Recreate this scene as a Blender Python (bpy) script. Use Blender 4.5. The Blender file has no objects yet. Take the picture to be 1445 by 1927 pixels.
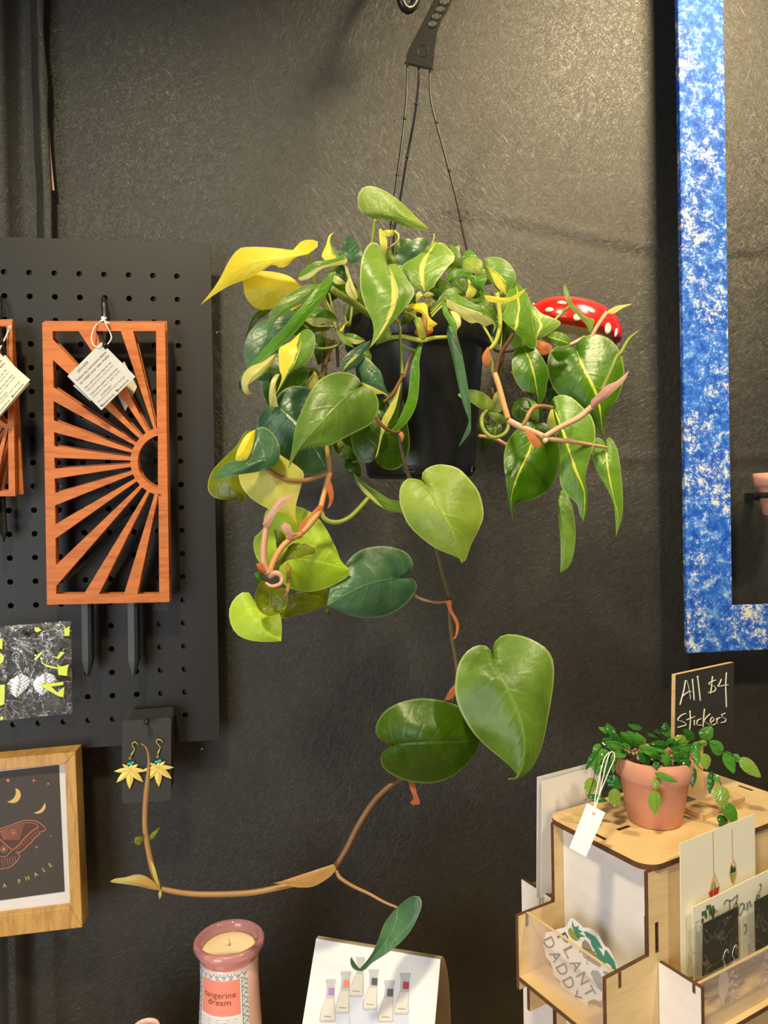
import bpy, bmesh, math, random
from math import sin, cos, pi, radians, sqrt, atan2
from mathutils import Vector, Matrix, Quaternion, noise
random.seed(7)
SC = bpy.context.scene
COL = SC.collection
# ------------------------------------------------------------------ camera
FPX = 1392.0
YAW, PITCH, ROLL = radians(8.0), radians(-0.35), radians(1.0)
CAM = Vector((0.0, -0.865, 1.60))
_R = Vector((cos(YAW), -sin(YAW), 0)); _Z = Vector((0, 0, 1))
_F = Vector((sin(YAW)*cos(PITCH), cos(YAW)*cos(PITCH), sin(PITCH)))
_U0 = _R.cross(_F)
CR = _R*cos(ROLL) - _U0*sin(ROLL)
CU = _U0*cos(ROLL) + _R*sin(ROLL)
def ray(px, py):
    return _F + CR*((px-722.5)/FPX) - CU*((py-963.5)/FPX)
def P(px, py, d=0.0):
    """point of the place seen at that pixel, d metres in front of the back wall (wall is Y=0)"""
    r = ray(px, py); t = (-d - CAM.y)/r.y
    return CAM + r*t
def PZ(px, py, z):
    r = ray(px, py); t = (z - CAM.z)/r.z
    return CAM + r*t
def PP(px, py, o, n):
    r = ray(px, py); t = (o - CAM).dot(n)/r.dot(n)
    return CAM + r*t
def PD(px, py, dep):
    return CAM + ray(px, py)*dep
def proj(v):
    w = v - CAM; z = w.dot(_F)
    return (722.5 + FPX*w.dot(CR)/z, 963.5 - FPX*w.dot(CU)/z, z)
cam = bpy.data.cameras.new('camera'); co = bpy.data.objects.new('camera', cam); COL.objects.link(co)
cam.sensor_fit = 'VERTICAL'; cam.sensor_height = 36.0; cam.sensor_width = 27.0
cam.lens = FPX*36.0/1927.0; cam.clip_start = 0.02; cam.clip_end = 50
co.matrix_world = Matrix(((CR.x, CU.x, -_F.x, CAM.x), (CR.y, CU.y, -_F.y, CAM.y), (CR.z, CU.z, -_F.z, CAM.z), (0, 0, 0, 1)))
SC.camera = co
SC.view_settings.view_transform = 'Standard'; SC.view_settings.look = 'None'
SC.view_settings.gamma = 1.0; SC.view_settings.use_curve_mapping = False
# ------------------------------------------------------------------ objects
def thing(name, label, cat, loc, group=None):
    o = bpy.data.objects.new(name, None); COL.objects.link(o); o.location = loc
    o.empty_display_size = 0.01
    o['label'] = label; o['category'] = cat
    if group: o['group'] = group
    return o
def tag(o, label=None, cat=None, group=None, kind=None):
    if label: o['label'] = label
    if cat: o['category'] = cat
    if group: o['group'] = group
    if kind: o['kind'] = kind
    return o
def rootloc(o):
    v = Vector((0, 0, 0))
    while o is not None:
        v += Vector(o.location); o = o.parent
    return v
class MB:
    def __init__(s): s.v = []; s.f = []; s.uv = []; s.sm = []; s.mi = []; s.m = 0
    def face(s, idx, uv=None, smooth=False):
        s.f.append(tuple(idx)); s.uv.append(uv); s.sm.append(smooth); s.mi.append(s.m)
    def pts(s, ps):
        n = len(s.v); s.v.extend([Vector(p) for p in ps]); return n
    def grid(s, rows, smooth=True, closed=False, uv=True):
        nr = len(rows); nc = len(rows[0]); n = s.pts([p for r in rows for p in r])
        for i in range(nr-1):
            for j in range(nc if closed else nc-1):
                j2 = (j+1) % nc
                s.face((n+i*nc+j, n+i*nc+j2, n+(i+1)*nc+j2, n+(i+1)*nc+j),
                       [(j/(nc-1), i/(nr-1)), ((j+1)/(nc-1), i/(nr-1)), ((j+1)/(nc-1), (i+1)/(nr-1)), (j/(nc-1), (i+1)/(nr-1))] if uv else None, smooth)
        return n
    def hexa(s, c):
        """8 corners: bottom 4 then top 4 (same order)"""
        n = s.pts(c)
        for q in ((0, 3, 2, 1), (4, 5, 6, 7), (0, 1, 5, 4), (1, 2, 6, 5), (2, 3, 7, 6), (3, 0, 4, 7)):
            s.face([n+k for k in q])
    def box(s, o, a, b, c):
        o = Vector(o); a = Vector(a); b = Vector(b); c = Vector(c)
        s.hexa([o, o+a, o+a+b, o+b, o+c, o+a+c, o+a+b+c, o+b+c])
    def tube(s, pts, r, seg=8, cap=True, flat=1.0):
        pts = [Vector(p) for p in pts]; n = len(pts)
        rs = r if isinstance(r, (list, tuple)) else [r]*n
        t0 = (pts[1]-pts[0]).normalized()
        up = Vector((0, 0, 1)) if abs(t0.z) < 0.9 else Vector((0, 1, 0))
        nx = t0.cross(up).normalized(); rows = []
        for i, p in enumerate(pts):
            t = (pts[min(i+1, n-1)] - pts[max(i-1, 0)])
            if t.length < 1e-9: t = t0
            t.normalize()
            nx = (nx - t*nx.dot(t))
            if nx.length < 1e-6: nx = t.orthogonal()
            nx.normalize(); ny = t.cross(nx)
            rows.append([p + (nx*cos(2*pi*k/seg) + ny*sin(2*pi*k/seg)*flat)*rs[i] for k in range(seg)])
        b = s.grid(rows, True, True, False)
        if cap:
            s.face([b+k for k in range(seg)][::-1], None, False)
            s.face([b+(n-1)*seg+k for k in range(seg)], None, False)
    def lathe(s, o, prof, seg=32, ax=None, ex=None, smooth=True):
        """prof: (radius, height) list"""
        o = Vector(o); ax = Vector(ax) if ax else Vector((0, 0, 1)); ex = Vector(ex) if ex else ax.orthogonal().normalized()
        ey = ax.cross(ex)
        rows = [[o + ax*h + (ex*cos(2*pi*k/seg) + ey*sin(2*pi*k/seg))*max(r, 1e-5) for k in range(seg)] for r, h in prof]
        s.grid(rows, smooth, True, False)
    def ball(s, o, r, seg=10, rx=None):
        prof = [(r*sin(pi*i/6), -r*cos(pi*i/6)) for i in range(7)]
        s.lathe(o, prof, seg)
    def build(s, name, mat, parent=None):
        base = rootloc(parent) if parent is not None else Vector((0, 0, 0))
        loc = Vector((0, 0, 0))
        if parent is None and s.v:
            lo = Vector([min(v[i] for v in s.v) for i in range(3)]); hi = Vector([max(v[i] for v in s.v) for i in range(3)])
            base = Vector(((lo.x+hi.x)/2, (lo.y+hi.y)/2, lo.z)); loc = base
        me = bpy.data.meshes.new(name)
        me.from_pydata([tuple(v-base) for v in s.v], [], s.f)
        if any(u is not None for u in s.uv):
            uvl = me.uv_layers.new(name='UVMap'); k = 0
            for fi, f in enumerate(s.f):
                for j in range(len(f)):
                    if s.uv[fi]: uvl.data[k].uv = s.uv[fi][j]
                    k += 1
        me.polygons.foreach_set('use_smooth', s.sm)
        for m in (mat if isinstance(mat, (list, tuple)) else [mat]): me.materials.append(m)
        me.polygons.foreach_set('material_index', s.mi)
        me.update()
        o = bpy.data.objects.new(name, me); COL.objects.link(o); o.location = loc
        if parent is not None: o.parent = parent; o.location = (0, 0, 0)
        return o
def crom(pts, n):
    """resample a polyline as a Catmull-Rom spline with n points, even in arc length"""
    p = [Vector(q) for q in pts]
    if len(p) == 2:
        return [p[0].lerp(p[1], i/(n-1)) for i in range(n)]
    q = [p[0]*2-p[1]] + p + [p[-1]*2-p[-2]]; out = []
    for i in range(1, len(q)-2):
        for k in range(12):
            t = k/12
            a, b, c, d = q[i-1], q[i], q[i+1], q[i+2]
            out.append(0.5*((2*b) + (c-a)*t + (2*a-5*b+4*c-d)*t*t + (3*b-a-3*c+d)*t*t*t))
    out.append(p[-1])
    L = [0]
    for i in range(1, len(out)): L.append(L[-1] + (out[i]-out[i-1]).length)
    res = []; j = 0
    for i in range(n):
        s = L[-1]*i/(n-1)
        while j < len(L)-2 and L[j+1] < s: j += 1
        w = (s-L[j])/max(L[j+1]-L[j], 1e-9)
        res.append(out[j].lerp(out[j+1], min(max(w, 0), 1)))
    return res
def plate_mb(mb, outer, holes, fn, th, res=1):
    """flat plate with holes; points are 2-D, fn(x,y,h) -> world, h in [0,th] toward the viewer"""
    cu = bpy.data.curves.new('tmp', 'CURVE'); cu.dimensions = '2D'; cu.fill_mode = 'BOTH'; cu.extrude = 0.5
    for lp in [outer]+list(holes):
        sp = cu.splines.new('POLY'); sp.points.add(len(lp)-1)
        for i, q in enumerate(lp): sp.points[i].co = (q[0], q[1], 0, 1)
        sp.use_cyclic_u = True
    o = bpy.data.objects.new('tmp', cu); COL.objects.link(o)
    dg = bpy.context.evaluated_depsgraph_get(); dg.update()
    me = bpy.data.meshes.new_from_object(o.evaluated_get(dg))
    n = mb.pts([fn(v.co.x, v.co.y, (v.co.z+0.5)*th) for v in me.vertices])
    for f in me.polygons: mb.face([n+i for i in f.vertices], [(me.vertices[i].co.x, me.vertices[i].co.y) for i in f.vertices])
    bpy.data.meshes.remove(me); bpy.data.objects.remove(o); bpy.data.curves.remove(cu)
def wallfn(d):
    """pixel outline lying on the plane d in front of the wall"""
    def fn(x, y, h):
        p = P(x, y, d); return Vector((p.x, -d-h, p.z))
    return fn
def text_mb(mb, body, o, ex, ey, size, align='LEFT', th=0.0002, bend=None, spacing=1.0, line=1.0, shear=0.0):
    cu = bpy.data.curves.new('tmp', 'FONT'); cu.body = body; cu.size = size; cu.align_x = align
    cu.space_character = spacing; cu.space_line = line; cu.shear = shear
    cu.resolution_u = 3
    ob = bpy.data.objects.new('tmp', cu); COL.objects.link(ob)
    dg = bpy.context.evaluated_depsgraph_get(); dg.update()
    me = bpy.data.meshes.new_from_object(ob.evaluated_get(dg))
    o = Vector(o); ex = Vector(ex); ey = Vector(ey); nz = ex.cross(ey).normalized()
    if bend: n = mb.pts([bend(v.co.x, v.co.y) for v in me.vertices])
    else: n = mb.pts([o + ex*v.co.x + ey*v.co.y + nz*th for v in me.vertices])
    for f in me.polygons: mb.face([n+i for i in f.vertices])
    bpy.data.meshes.remove(me); bpy.data.objects.remove(ob); bpy.data.curves.remove(cu)
def circ(cx, cy, rx, ry=None, n=20, a0=0.0):
    ry = rx if ry is None else ry
    return [(cx+rx*cos(a0+2*pi*k/n), cy+ry*sin(a0+2*pi*k/n)) for k in range(n)]
# ------------------------------------------------------------------ materials
def srgb(r, g, b):
    f = lambda c: (c/255/12.92) if c/255 <= 0.04045 else ((c/255+0.055)/1.055)**2.4
    return (f(r), f(g), f(b), 1)
class NT:
    def __init__(s, name):
        s.m = bpy.data.materials.new(name); s.m.use_nodes = True; s.t = s.m.node_tree; s.t.nodes.clear()
        s.out = s.n('ShaderNodeOutputMaterial')
    def n(s, t, **k):
        x = s.t.nodes.new(t)
        for a, b in k.items(): setattr(x, a, b)
        return x
    def l(s, a, b): s.t.links.new(a, b)
    def set(s, sock, v):
        if hasattr(v, 'is_linked') or isinstance(v, bpy.types.NodeSocket): s.l(v, sock)
        else: sock.default_value = v
    def math(s, op, a, b=None, clamp=False):
        x = s.n('ShaderNodeMath', operation=op); x.use_clamp = clamp
        s.set(x.inputs[0], a)
        if b is not None: s.set(x.inputs[1], b)
        return x.outputs[0]
    def mix(s, f, a, b):
        x = s.n('ShaderNodeMix', data_type='RGBA'); s.set(x.inputs[0], f); s.set(x.inputs[6], a); s.set(x.inputs[7], b); return x.outputs[2]
    def ramp(s, f, stops):
        x = s.n('ShaderNodeValToRGB'); e = x.color_ramp.elements
        while len(e) < len(stops): e.new(0.5)
        for i, (p, c) in enumerate(stops):
            e[i].position = p; e[i].color = c if len(c) == 4 else (*c, 1)
        s.set(x.inputs[0], f); return x.outputs[0]
    def coord(s, kind='Object', scale=(1, 1, 1), rot=(0, 0, 0)):
        c = s.n('ShaderNodeTexCoord'); m = s.n('ShaderNodeMapping'); s.l(c.outputs[kind], m.inputs[0])
        m.inputs['Scale'].default_value = scale; m.inputs['Rotation'].default_value = rot; return m.outputs[0]
    def noise(s, vec, scale, detail=3, rough=0.5, dist=0.0):
        x = s.n('ShaderNodeTexNoise'); s.l(vec, x.inputs['Vector']); x.inputs['Scale'].default_value = scale
        x.inputs['Detail'].default_value = detail; x.inputs['Roughness'].default_value = rough; x.inputs['Distortion'].default_value = dist
        return x.outputs['Fac']
    def bsdf(s, col, rough=0.5, spec=0.5, metal=0.0, bump=None, bstr=0.3, bdist=0.001, trans=0.0, coat=0.0, ior=1.45, alpha=None, sheen=0.0):
        b = s.n('ShaderNodeBsdfPrincipled')
        s.set(b.inputs['Base Color'], col); s.set(b.inputs['Roughness'], rough)
        b.inputs['Specular IOR Level'].default_value = spec; s.set(b.inputs['Metallic'], metal)
        b.inputs['Transmission Weight'].default_value = trans; b.inputs['Coat Weight'].default_value = coat; b.inputs['IOR'].default_value = ior
        if sheen: b.inputs['Sheen Weight'].default_value = sheen
        if bump is not None:
            u = s.n('ShaderNodeBump'); s.set(u.inputs['Height'], bump); u.inputs['Strength'].default_value = bstr; u.inputs['Distance'].default_value = bdist
            s.l(u.outputs[0], b.inputs['Normal'])
        return b
    def done(s, sh):
        s.l(sh.outputs[0] if hasattr(sh, 'outputs') else sh, s.out.inputs[0]); return s.m
def plain(name, col, rough=0.5, spec=0.5, metal=0.0, var=0.0, **k):
    t = NT(name)
    if var:
        v = t.coord('Object'); nz = t.noise(v, 60, 4)
        c = t.mix(t.math('MULTIPLY', nz, var), col, tuple(x*0.6 for x in col[:3])+(1,))
        return t.done(t.bsdf(c, rough, spec, metal, bump=nz, bstr=0.15, **k))
    return t.done(t.bsdf(col, rough, spec, metal, **k))
# ------------------------------------------------------------------ materials of the place
def fabric_mat():
    t = NT('landscape_fabric')
    v = t.coord('Object')
    fib = None
    for rot, sc in ((0.35, 1.0), (1.25, 0.9), (-0.6, 1.1), (2.2, 0.8), (0.9, 1.3)):
        c = t.coord('Object', (1, 1, 1), (0, rot, 0))
        mp = t.n('ShaderNodeMapping'); t.l(c, mp.inputs[0]); mp.inputs['Scale'].default_value = (26*sc, 1, 400*sc)
        nz = t.noise(mp.outputs[0], 3.0, 2, 0.5, 1.1)
        r = t.ramp(nz, [(0.56, (0, 0, 0)), (0.70, (1, 1, 1))])
        fib = r if fib is None else t.math('MAXIMUM', fib, r)
    cl = t.noise(v, 9, 5, 0.6); pat = t.noise(v, 3.0, 4, 0.6)
    f = t.math('MULTIPLY', fib, t.math('ADD', t.math('MULTIPLY', cl, 0.9), 0.15))
    col = t.mix(f, (0.0100, 0.0095, 0.0060, 1), (0.046, 0.040, 0.025, 1))
    col = t.mix(t.math('MULTIPLY', pat, 0.35), col, (0.012, 0.012, 0.010, 1))
    rg = t.math('SUBTRACT', 0.50, t.math('MULTIPLY', f, 0.12))
    fine = t.noise(v, 900, 2)
    b = t.math('ADD', t.math('MULTIPLY', fib, 1.3), t.math('MULTIPLY', fine, 0.35))
    return t.done(t.bsdf(col, rg, 0.85, bump=b, bstr=0.34, bdist=0.0009))
M_FAB = fabric_mat()
def painted_board():
    t = NT('black_hardboard'); v = t.coord('Object'); n1 = t.noise(v, 260, 3); n2 = t.noise(v, 6, 4)
    col = t.mix(n2, (0.0095, 0.0084, 0.0062, 1), (0.016, 0.0135, 0.0095, 1))
    return t.done(t.bsdf(col, 0.5, 0.5, bump=n1, bstr=0.25, bdist=0.0004))
M_PEG = painted_board()
def wood(name, c1, c2, scale=(6, 6, 60), rough=0.5, bstr=0.2, spec=0.35):
    t = NT(name); v = t.coord('Object', scale)
    n1 = t.noise(v, 3, 5, 0.6, 0.6); v2 = t.coord('Object', tuple(s*4 for s in scale)); n2 = t.noise(v2, 4, 3, 0.6, 0.2)
    f = t.math('MULTIPLY', t.math('ADD', n1, t.math('MULTIPLY', n2, 0.5)), 0.75)
    r = t.ramp(f, [(0.30, c1), (0.62, c2)])
    return t.done(t.bsdf(r, rough, spec, bump=n2, bstr=bstr, bdist=0.0003))
M_TREL = wood('reddish_trellis_wood', srgb(158, 80, 38)[:3], srgb(204, 120, 62)[:3], (5, 5, 55))
M_OAK = wood('golden_frame_wood', srgb(150, 104, 45)[:3], srgb(205, 160, 88)[:3], (60, 10, 8), 0.38, 0.2, 0.5)
M_PLY = wood('pale_plywood_face', srgb(208, 172, 116)[:3], srgb(228, 198, 144)[:3], (5, 5, 20), 0.55, 0.08)
M_PLYE = wood('burnt_plywood_edge', srgb(70, 44, 26)[:3], srgb(104, 70, 44)[:3], (20, 20, 20), 0.7, 0.1)
M_RAW = wood('raw_pine', srgb(200, 160, 104)[:3], srgb(222, 188, 132)[:3], (8, 8, 50), 0.6, 0.1)
M_BLK = plain('black_plastic', (0.016, 0.016, 0.017, 1), 0.38, 0.5)
M_POTB = plain('black_pot_plastic', (0.012, 0.012, 0.012, 1), 0.34, 0.6)
M_BLKM = plain('black_powder_coated_metal', (0.014, 0.014, 0.015, 1), 0.32, 0.6)
M_STK = plain('black_painted_stake_wood', (0.026, 0.027, 0.030, 1), 0.4, 0.5, var=0.5)
def paper(name, col, rough=0.6, tr=0.3):
    t = NT(name); b = t.bsdf(col, rough, 0.3); tl = t.n('ShaderNodeBsdfTranslucent'); tl.inputs[0].default_value = col
    mx = t.n('ShaderNodeMixShader'); mx.inputs[0].default_value = tr; t.l(b.outputs[0], mx.inputs[1]); t.l(tl.outputs[0], mx.inputs[2]); return t.done(mx)
M_PAP = paper('white_card_stock', (0.80, 0.79, 0.76, 1))
M_CREAM = plain('cream_card_stock', (0.86, 0.80, 0.60, 1), 0.6, 0.3)
M_STR = plain('white_cotton_string', (0.80, 0.78, 0.74, 1), 0.8, 0.2)
M_INK = plain('grey_print_ink', (0.10, 0.10, 0.11, 1), 0.7, 0.2)
M_INKL = plain('light_grey_print_ink', (0.30, 0.30, 0.31, 1), 0.7, 0.2)
M_DKC = plain('charcoal_card', (0.045, 0.044, 0.042, 1), 0.55, 0.3)
M_GOLD = plain('gold_metal', (0.95, 0.70, 0.16, 1), 0.35, 0.5, 0.45)
M_SILV = plain('silver_metal', (0.86, 0.84, 0.84, 1), 0.25, 0.5, 0.6)
M_TURQ = plain('turquoise_stone', srgb(40, 190, 200), 0.3, 0.5)
M_COP = plain('copper_foil_print', srgb(206, 128, 96), 0.5, 0.4)
M_GPR = plain('pale_gold_print', srgb(222, 180, 110), 0.5, 0.4)
M_CHALK = plain('cream_chalk', (0.72, 0.66, 0.50, 1), 0.9, 0.1)
M_BOARD = plain('chalkboard_face', (0.035, 0.033, 0.030, 1), 0.7, 0.3, var=0.5)
M_SOIL = plain('gravelly_soil', (0.045, 0.028, 0.017, 1), 0.9, 0.2, var=0.8)
M_PEB = plain('pale_pebble', (0.45, 0.33, 0.24, 1), 0.7, 0.3, var=0.6)
def terracotta():
    t = NT('terracotta'); v = t.coord('Object'); n1 = t.noise(v, 25, 5, 0.6); n2 = t.noise(v, 400, 2)
    c = t.ramp(n1, [(0.3, srgb(204, 138, 108)), (0.7, srgb(224, 166, 136))])
    return t.done(t.bsdf(c, 0.75, 0.25, bump=n2, bstr=0.2, bdist=0.0003))
M_TERR = terracotta()
def blue_paint():
    t = NT('blue_and_white_sponged_paint'); v = t.coord('Object')
    big = t.noise(v, 12, 5, 0.65, 0.2); mid = t.noise(v, 75, 8, 0.8, 0.3); fine = t.noise(v, 260, 6, 0.85, 0.3)
    base = t.ramp(mid, [(0.38, srgb(20, 66, 158)), (0.5, srgb(44, 98, 190)), (0.60, srgb(96, 150, 214))])
    f = t.math('ADD', t.math('MULTIPLY', big, 0.28), t.math('ADD', t.math('MULTIPLY', mid, 0.47), t.math('MULTIPLY', fine, 0.50)))
    w = t.ramp(f, [(0.658, (0, 0, 0)), (0.690, (1, 1, 1))])
    c = t.mix(w, base, srgb(208, 206, 194))
    return t.done(t.bsdf(c, 0.6, 0.2, bump=f, bstr=0.25, bdist=0.0006))
M_BLUE = blue_paint()
def acrylic(name, col=(1, 1, 1, 1), mixf=0.12, rough=0.03, haze=0.0, hcol=(0.9, 0.9, 0.88, 1)):
    t = NT(name); lw = t.n('ShaderNodeLayerWeight'); fz = t.math('ADD', t.math('MULTIPLY', t.math('POWER', lw.outputs['Facing'], 4.0), 0.6), 0.03)
    tr = t.n('ShaderNodeBsdfTransparent'); tr.inputs[0].default_value = col
    gl = t.n('ShaderNodeBsdfGlossy'); gl.inputs['Roughness'].default_value = rough
    mx = t.n('ShaderNodeMixShader'); t.l(t.math('ADD', fz, mixf*0.3), mx.inputs[0]); t.l(tr.outputs[0], mx.inputs[1]); t.l(gl.outputs[0], mx.inputs[2])
    if haze:
        df = t.n('ShaderNodeBsdfDiffuse'); df.inputs[0].default_value = hcol
        m2 = t.n('ShaderNodeMixShader'); m2.inputs[0].default_value = haze; t.l(mx.outputs[0], m2.inputs[1]); t.l(df.outputs[0], m2.inputs[2]); mx = m2
    return t.done(mx)
M_ACR = acrylic('clear_acrylic', (0.97, 0.96, 0.95, 1), 0.05, 0.02, 0.13, (0.95, 0.85, 0.8, 1))
def film():
    t = NT('crinkled_cellophane'); v = t.coord('Object')
    n = t.noise(v, 45, 4, 0.55, 1.8); n2 = t.noise(v, 120, 3, 0.5, 2.5)
    bm = t.n('ShaderNodeBump'); t.l(t.math('ADD', n, t.math('MULTIPLY', n2, 0.4)), bm.inputs['Height']); bm.inputs['Strength'].default_value = 1.0; bm.inputs['Distance'].default_value = 0.004
    tr = t.n('ShaderNodeBsdfTransparent'); tr.inputs[0].default_value = (0.95, 0.95, 0.94, 1)
    gl = t.n('ShaderNodeBsdfGlossy'); gl.inputs['Roughness'].default_value = 0.14; t.l(bm.outputs[0], gl.inputs['Normal']); gl.inputs['Color'].default_value = (1, 0.97, 0.9, 1)
    rd = t.math('ABSOLUTE', t.math('SUBTRACT', t.noise(v, 26, 3, 0.5, 2.0), 0.5)); rf = t.ramp(rd, [(0.0, (1, 1, 1)), (0.022, (0, 0, 0))])
    mx = t.n('ShaderNodeMixShader'); t.l(t.math('ADD', t.math('MULTIPLY', rf, 0.30), 0.045), mx.inputs[0]); t.l(tr.outputs[0], mx.inputs[1]); t.l(gl.outputs[0], mx.inputs[2])
    return t.done(mx)
M_FILM = film()
M_FILMREFL = plain('yellow_green_film_reflection', srgb(214, 226, 30), 0.3, 0.6)
M_WHT = plain('white_glossy_paper', (0.82, 0.82, 0.82, 1), 0.35, 0.5)
M_STEM = None
def leafmat(name, base, light, stripe=None, sw=0.12, side=None, edge=None, rough=0.36, tr=0.28, mott=0.0, veinc=None, veins=1.0):
    t = NT(name); tc = t.n('ShaderNodeTexCoord'); sp = t.n('ShaderNodeSeparateXYZ'); t.l(tc.outputs['UV'], sp.inputs[0])
    u, v = sp.outputs[0], sp.outputs[1]
    import colorsys
    def _sat(c):
        h, s_, v_ = colorsys.rgb_to_hsv(*c[:3])
        if not 0.17 < h < 0.5 or s_ > 0.9: return c
        return (*colorsys.hsv_to_rgb(h, min(1, s_*1.16), min(1, v_*1.12)), 1)
    base, light = _sat(base), _sat(light)
    if stripe: stripe = _sat(stripe)
    ob = t.coord('Object')
    n1 = t.noise(ob, 22, 4, 0.6); n2 = t.noise(ob, 70, 3, 0.6, 0.8)
    a = t.math('ABSOLUTE', t.math('MULTIPLY', t.math('SUBTRACT', u, 0.5), 2.0))
    col = t.mix(t.ramp(n1, [(0.35, (0, 0, 0)), (0.68, (1, 1, 1))]), base, light)
    # side veins radiate from the midrib
    w = t.math('SINE', t.math('MULTIPLY', t.math('SUBTRACT', v, t.math('MULTIPLY', t.math('POWER', a, 0.8), 0.30)), 42.0))
    ridge = t.math('POWER', t.math('MAXIMUM', w, 0.0), 5.0)
    ridge = t.math('MULTIPLY', t.math('MULTIPLY', ridge, veins), t.math('SUBTRACT', 1.0, a, True))
    vc = veinc or tuple(min(1, c*1.5+0.02) for c in light[:3])+(1,)
    mid = t.ramp(a, [(0.0, (1, 1, 1)), (0.055, (0, 0, 0))])
    col = t.mix(t.math('MULTIPLY', ridge, 0.12), col, vc)
    col = t.mix(t.math('MULTIPLY', mid, 0.35), col, vc)
    if stripe:
        wv = t.math('ADD', t.math('MULTIPLY', t.math('SUBTRACT', n2, 0.5), 0.5*sw+0.10), sw)
        sf = t.ramp(t.math('SUBTRACT', wv, a), [(0.0, (0, 0, 0)), (0.03, (1, 1, 1))])
        col = t.mix(sf, col, stripe)
    if side:
        q = u if side[0] == 'R' else t.math('SUBTRACT', 1.0, u)
        q = t.math('ADD', q, t.math('MULTIPLY', t.math('SUBTRACT', n2, 0.5), 0.35))
        sf = t.ramp(q, [(side[1], (0, 0, 0)), (side[1]+0.03, (1, 1, 1))])
        col = t.mix(sf, col, stripe or vc)
    if mott:
        mf = t.ramp(t.noise(ob, 55, 4, 0.6, 1.5), [(0.55, (0, 0, 0)), (0.60, (1, 1, 1))])
        col = t.mix(t.math('MULTIPLY', mf, mott), col, edge or vc)
    if edge:
        ef = t.ramp(a, [(0.945, (0, 0, 0)), (0.975, (1, 1, 1))]); col = t.mix(t.math('MULTIPLY', ef, 0.8), col, edge)
    b = t.bsdf(col, rough, 0.5, bump=t.math('ADD', t.math('MULTIPLY', ridge, -0.22), t.math('ADD', t.math('MULTIPLY', n1, 2.2), t.math('MULTIPLY', mid, -0.4))), bstr=0.5, bdist=0.0022)
    tl = t.n('ShaderNodeBsdfTranslucent')
    g = t.n('ShaderNodeHueSaturation'); t.l(col, g.inputs['Color']); g.inputs['Value'].default_value = 1.7; g.inputs['Saturation'].default_value = 1.1
    t.l(g.outputs[0], tl.inputs[0])
    mx = t.n('ShaderNodeMixShader'); mx.inputs[0].default_value = tr; t.l(b.outputs[0], mx.inputs[1]); t.l(tl.outputs[0], mx.inputs[2])
    return t.done(mx)
YC = srgb(232, 222, 92); CC_ = srgb(226, 222, 150)
LM = dict(
 blue=leafmat('blue_green_leaf', srgb(58, 88, 62), srgb(92, 124, 92), edge=srgb(130, 150, 100), rough=0.34),
 bluec=leafmat('blue_green_leaf_cream_rib', srgb(50, 82, 58), srgb(84, 118, 84), stripe=srgb(206, 212, 160), sw=0.03, edge=srgb(130, 150, 100), rough=0.3),
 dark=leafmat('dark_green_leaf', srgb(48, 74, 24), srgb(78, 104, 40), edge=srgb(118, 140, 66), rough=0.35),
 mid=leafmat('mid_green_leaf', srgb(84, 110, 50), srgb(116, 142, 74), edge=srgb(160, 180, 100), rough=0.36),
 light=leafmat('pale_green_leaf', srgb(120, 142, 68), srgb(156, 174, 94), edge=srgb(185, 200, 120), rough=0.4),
 bright=leafmat('bright_green_leaf', srgb(74, 128, 16), srgb(104, 158, 32), edge=srgb(170, 200, 90), rough=0.36, tr=0.35),
 lime=leafmat('lime_leaf', srgb(158, 200, 28), srgb(196, 226, 66), edge=srgb(214, 232, 120), rough=0.42, tr=0.35),
 yellow=leafmat('yellow_leaf', srgb(236, 216, 48), srgb(250, 236, 84), edge=srgb(250, 232, 120), rough=0.45, tr=0.4),
 pale=leafmat('pale_yellow_leaf', srgb(214, 208, 84), srgb(232, 228, 122), edge=srgb(240, 236, 160), rough=0.45, tr=0.4),
 olive=leafmat('olive_leaf', srgb(92, 106, 16), srgb(140, 148, 30), edge=srgb(180, 184, 80), rough=0.3, tr=0.3),
 ystripe=leafmat('green_leaf_yellow_stripe', srgb(84, 118, 48), srgb(112, 146, 70), stripe=YC, sw=0.075, edge=srgb(176, 192, 104), rough=0.35),
 dstripe=leafmat('dark_leaf_yellow_stripe', srgb(52, 88, 28), srgb(82, 116, 44), stripe=srgb(206, 206, 60), sw=0.05, edge=srgb(130, 150, 70), rough=0.34),
 var=leafmat('variegated_leaf', srgb(104, 138, 64), srgb(138, 164, 88), stripe=srgb(228, 222, 112), sw=0.13, edge=srgb(200, 208, 130), rough=0.35, mott=0.10),
 halfR=leafmat('half_yellow_leaf', srgb(98, 132, 66), srgb(128, 156, 86), stripe=srgb(240, 222, 72), sw=0.05, side=('R', 0.55), edge=srgb(190, 200, 120)),
 halfL=leafmat('half_yellow_leaf_mirrored', srgb(98, 132, 66), srgb(128, 156, 86), stripe=srgb(240, 222, 72), sw=0.05, side=('L', 0.55), edge=srgb(190, 200, 120)),
 cream=leafmat('cream_and_green_leaf', srgb(190, 190, 96), srgb(218, 214, 136), stripe=srgb(120, 146, 66), sw=0.07, edge=srgb(150, 168, 84)),
 creamR=leafmat('half_cream_leaf', srgb(84, 122, 48), srgb(110, 144, 66), stripe=srgb(214, 210, 128), sw=0.04, side=('R', 0.5), edge=srgb(190, 200, 120)),
 pink=leafmat('pink_sheath', srgb(206, 142, 128), srgb(232, 190, 172), rough=0.5, tr=0.35, veins=0.0),
 orange=leafmat('orange_papery_sheath', srgb(196, 108, 62), srgb(222, 144, 84), rough=0.6, tr=0.35, veins=0.0),
 peach=leafmat('peach_and_green_sheath', srgb(206, 150, 92), srgb(196, 186, 104), rough=0.45, tr=0.3, veins=0.0),
)
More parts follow.
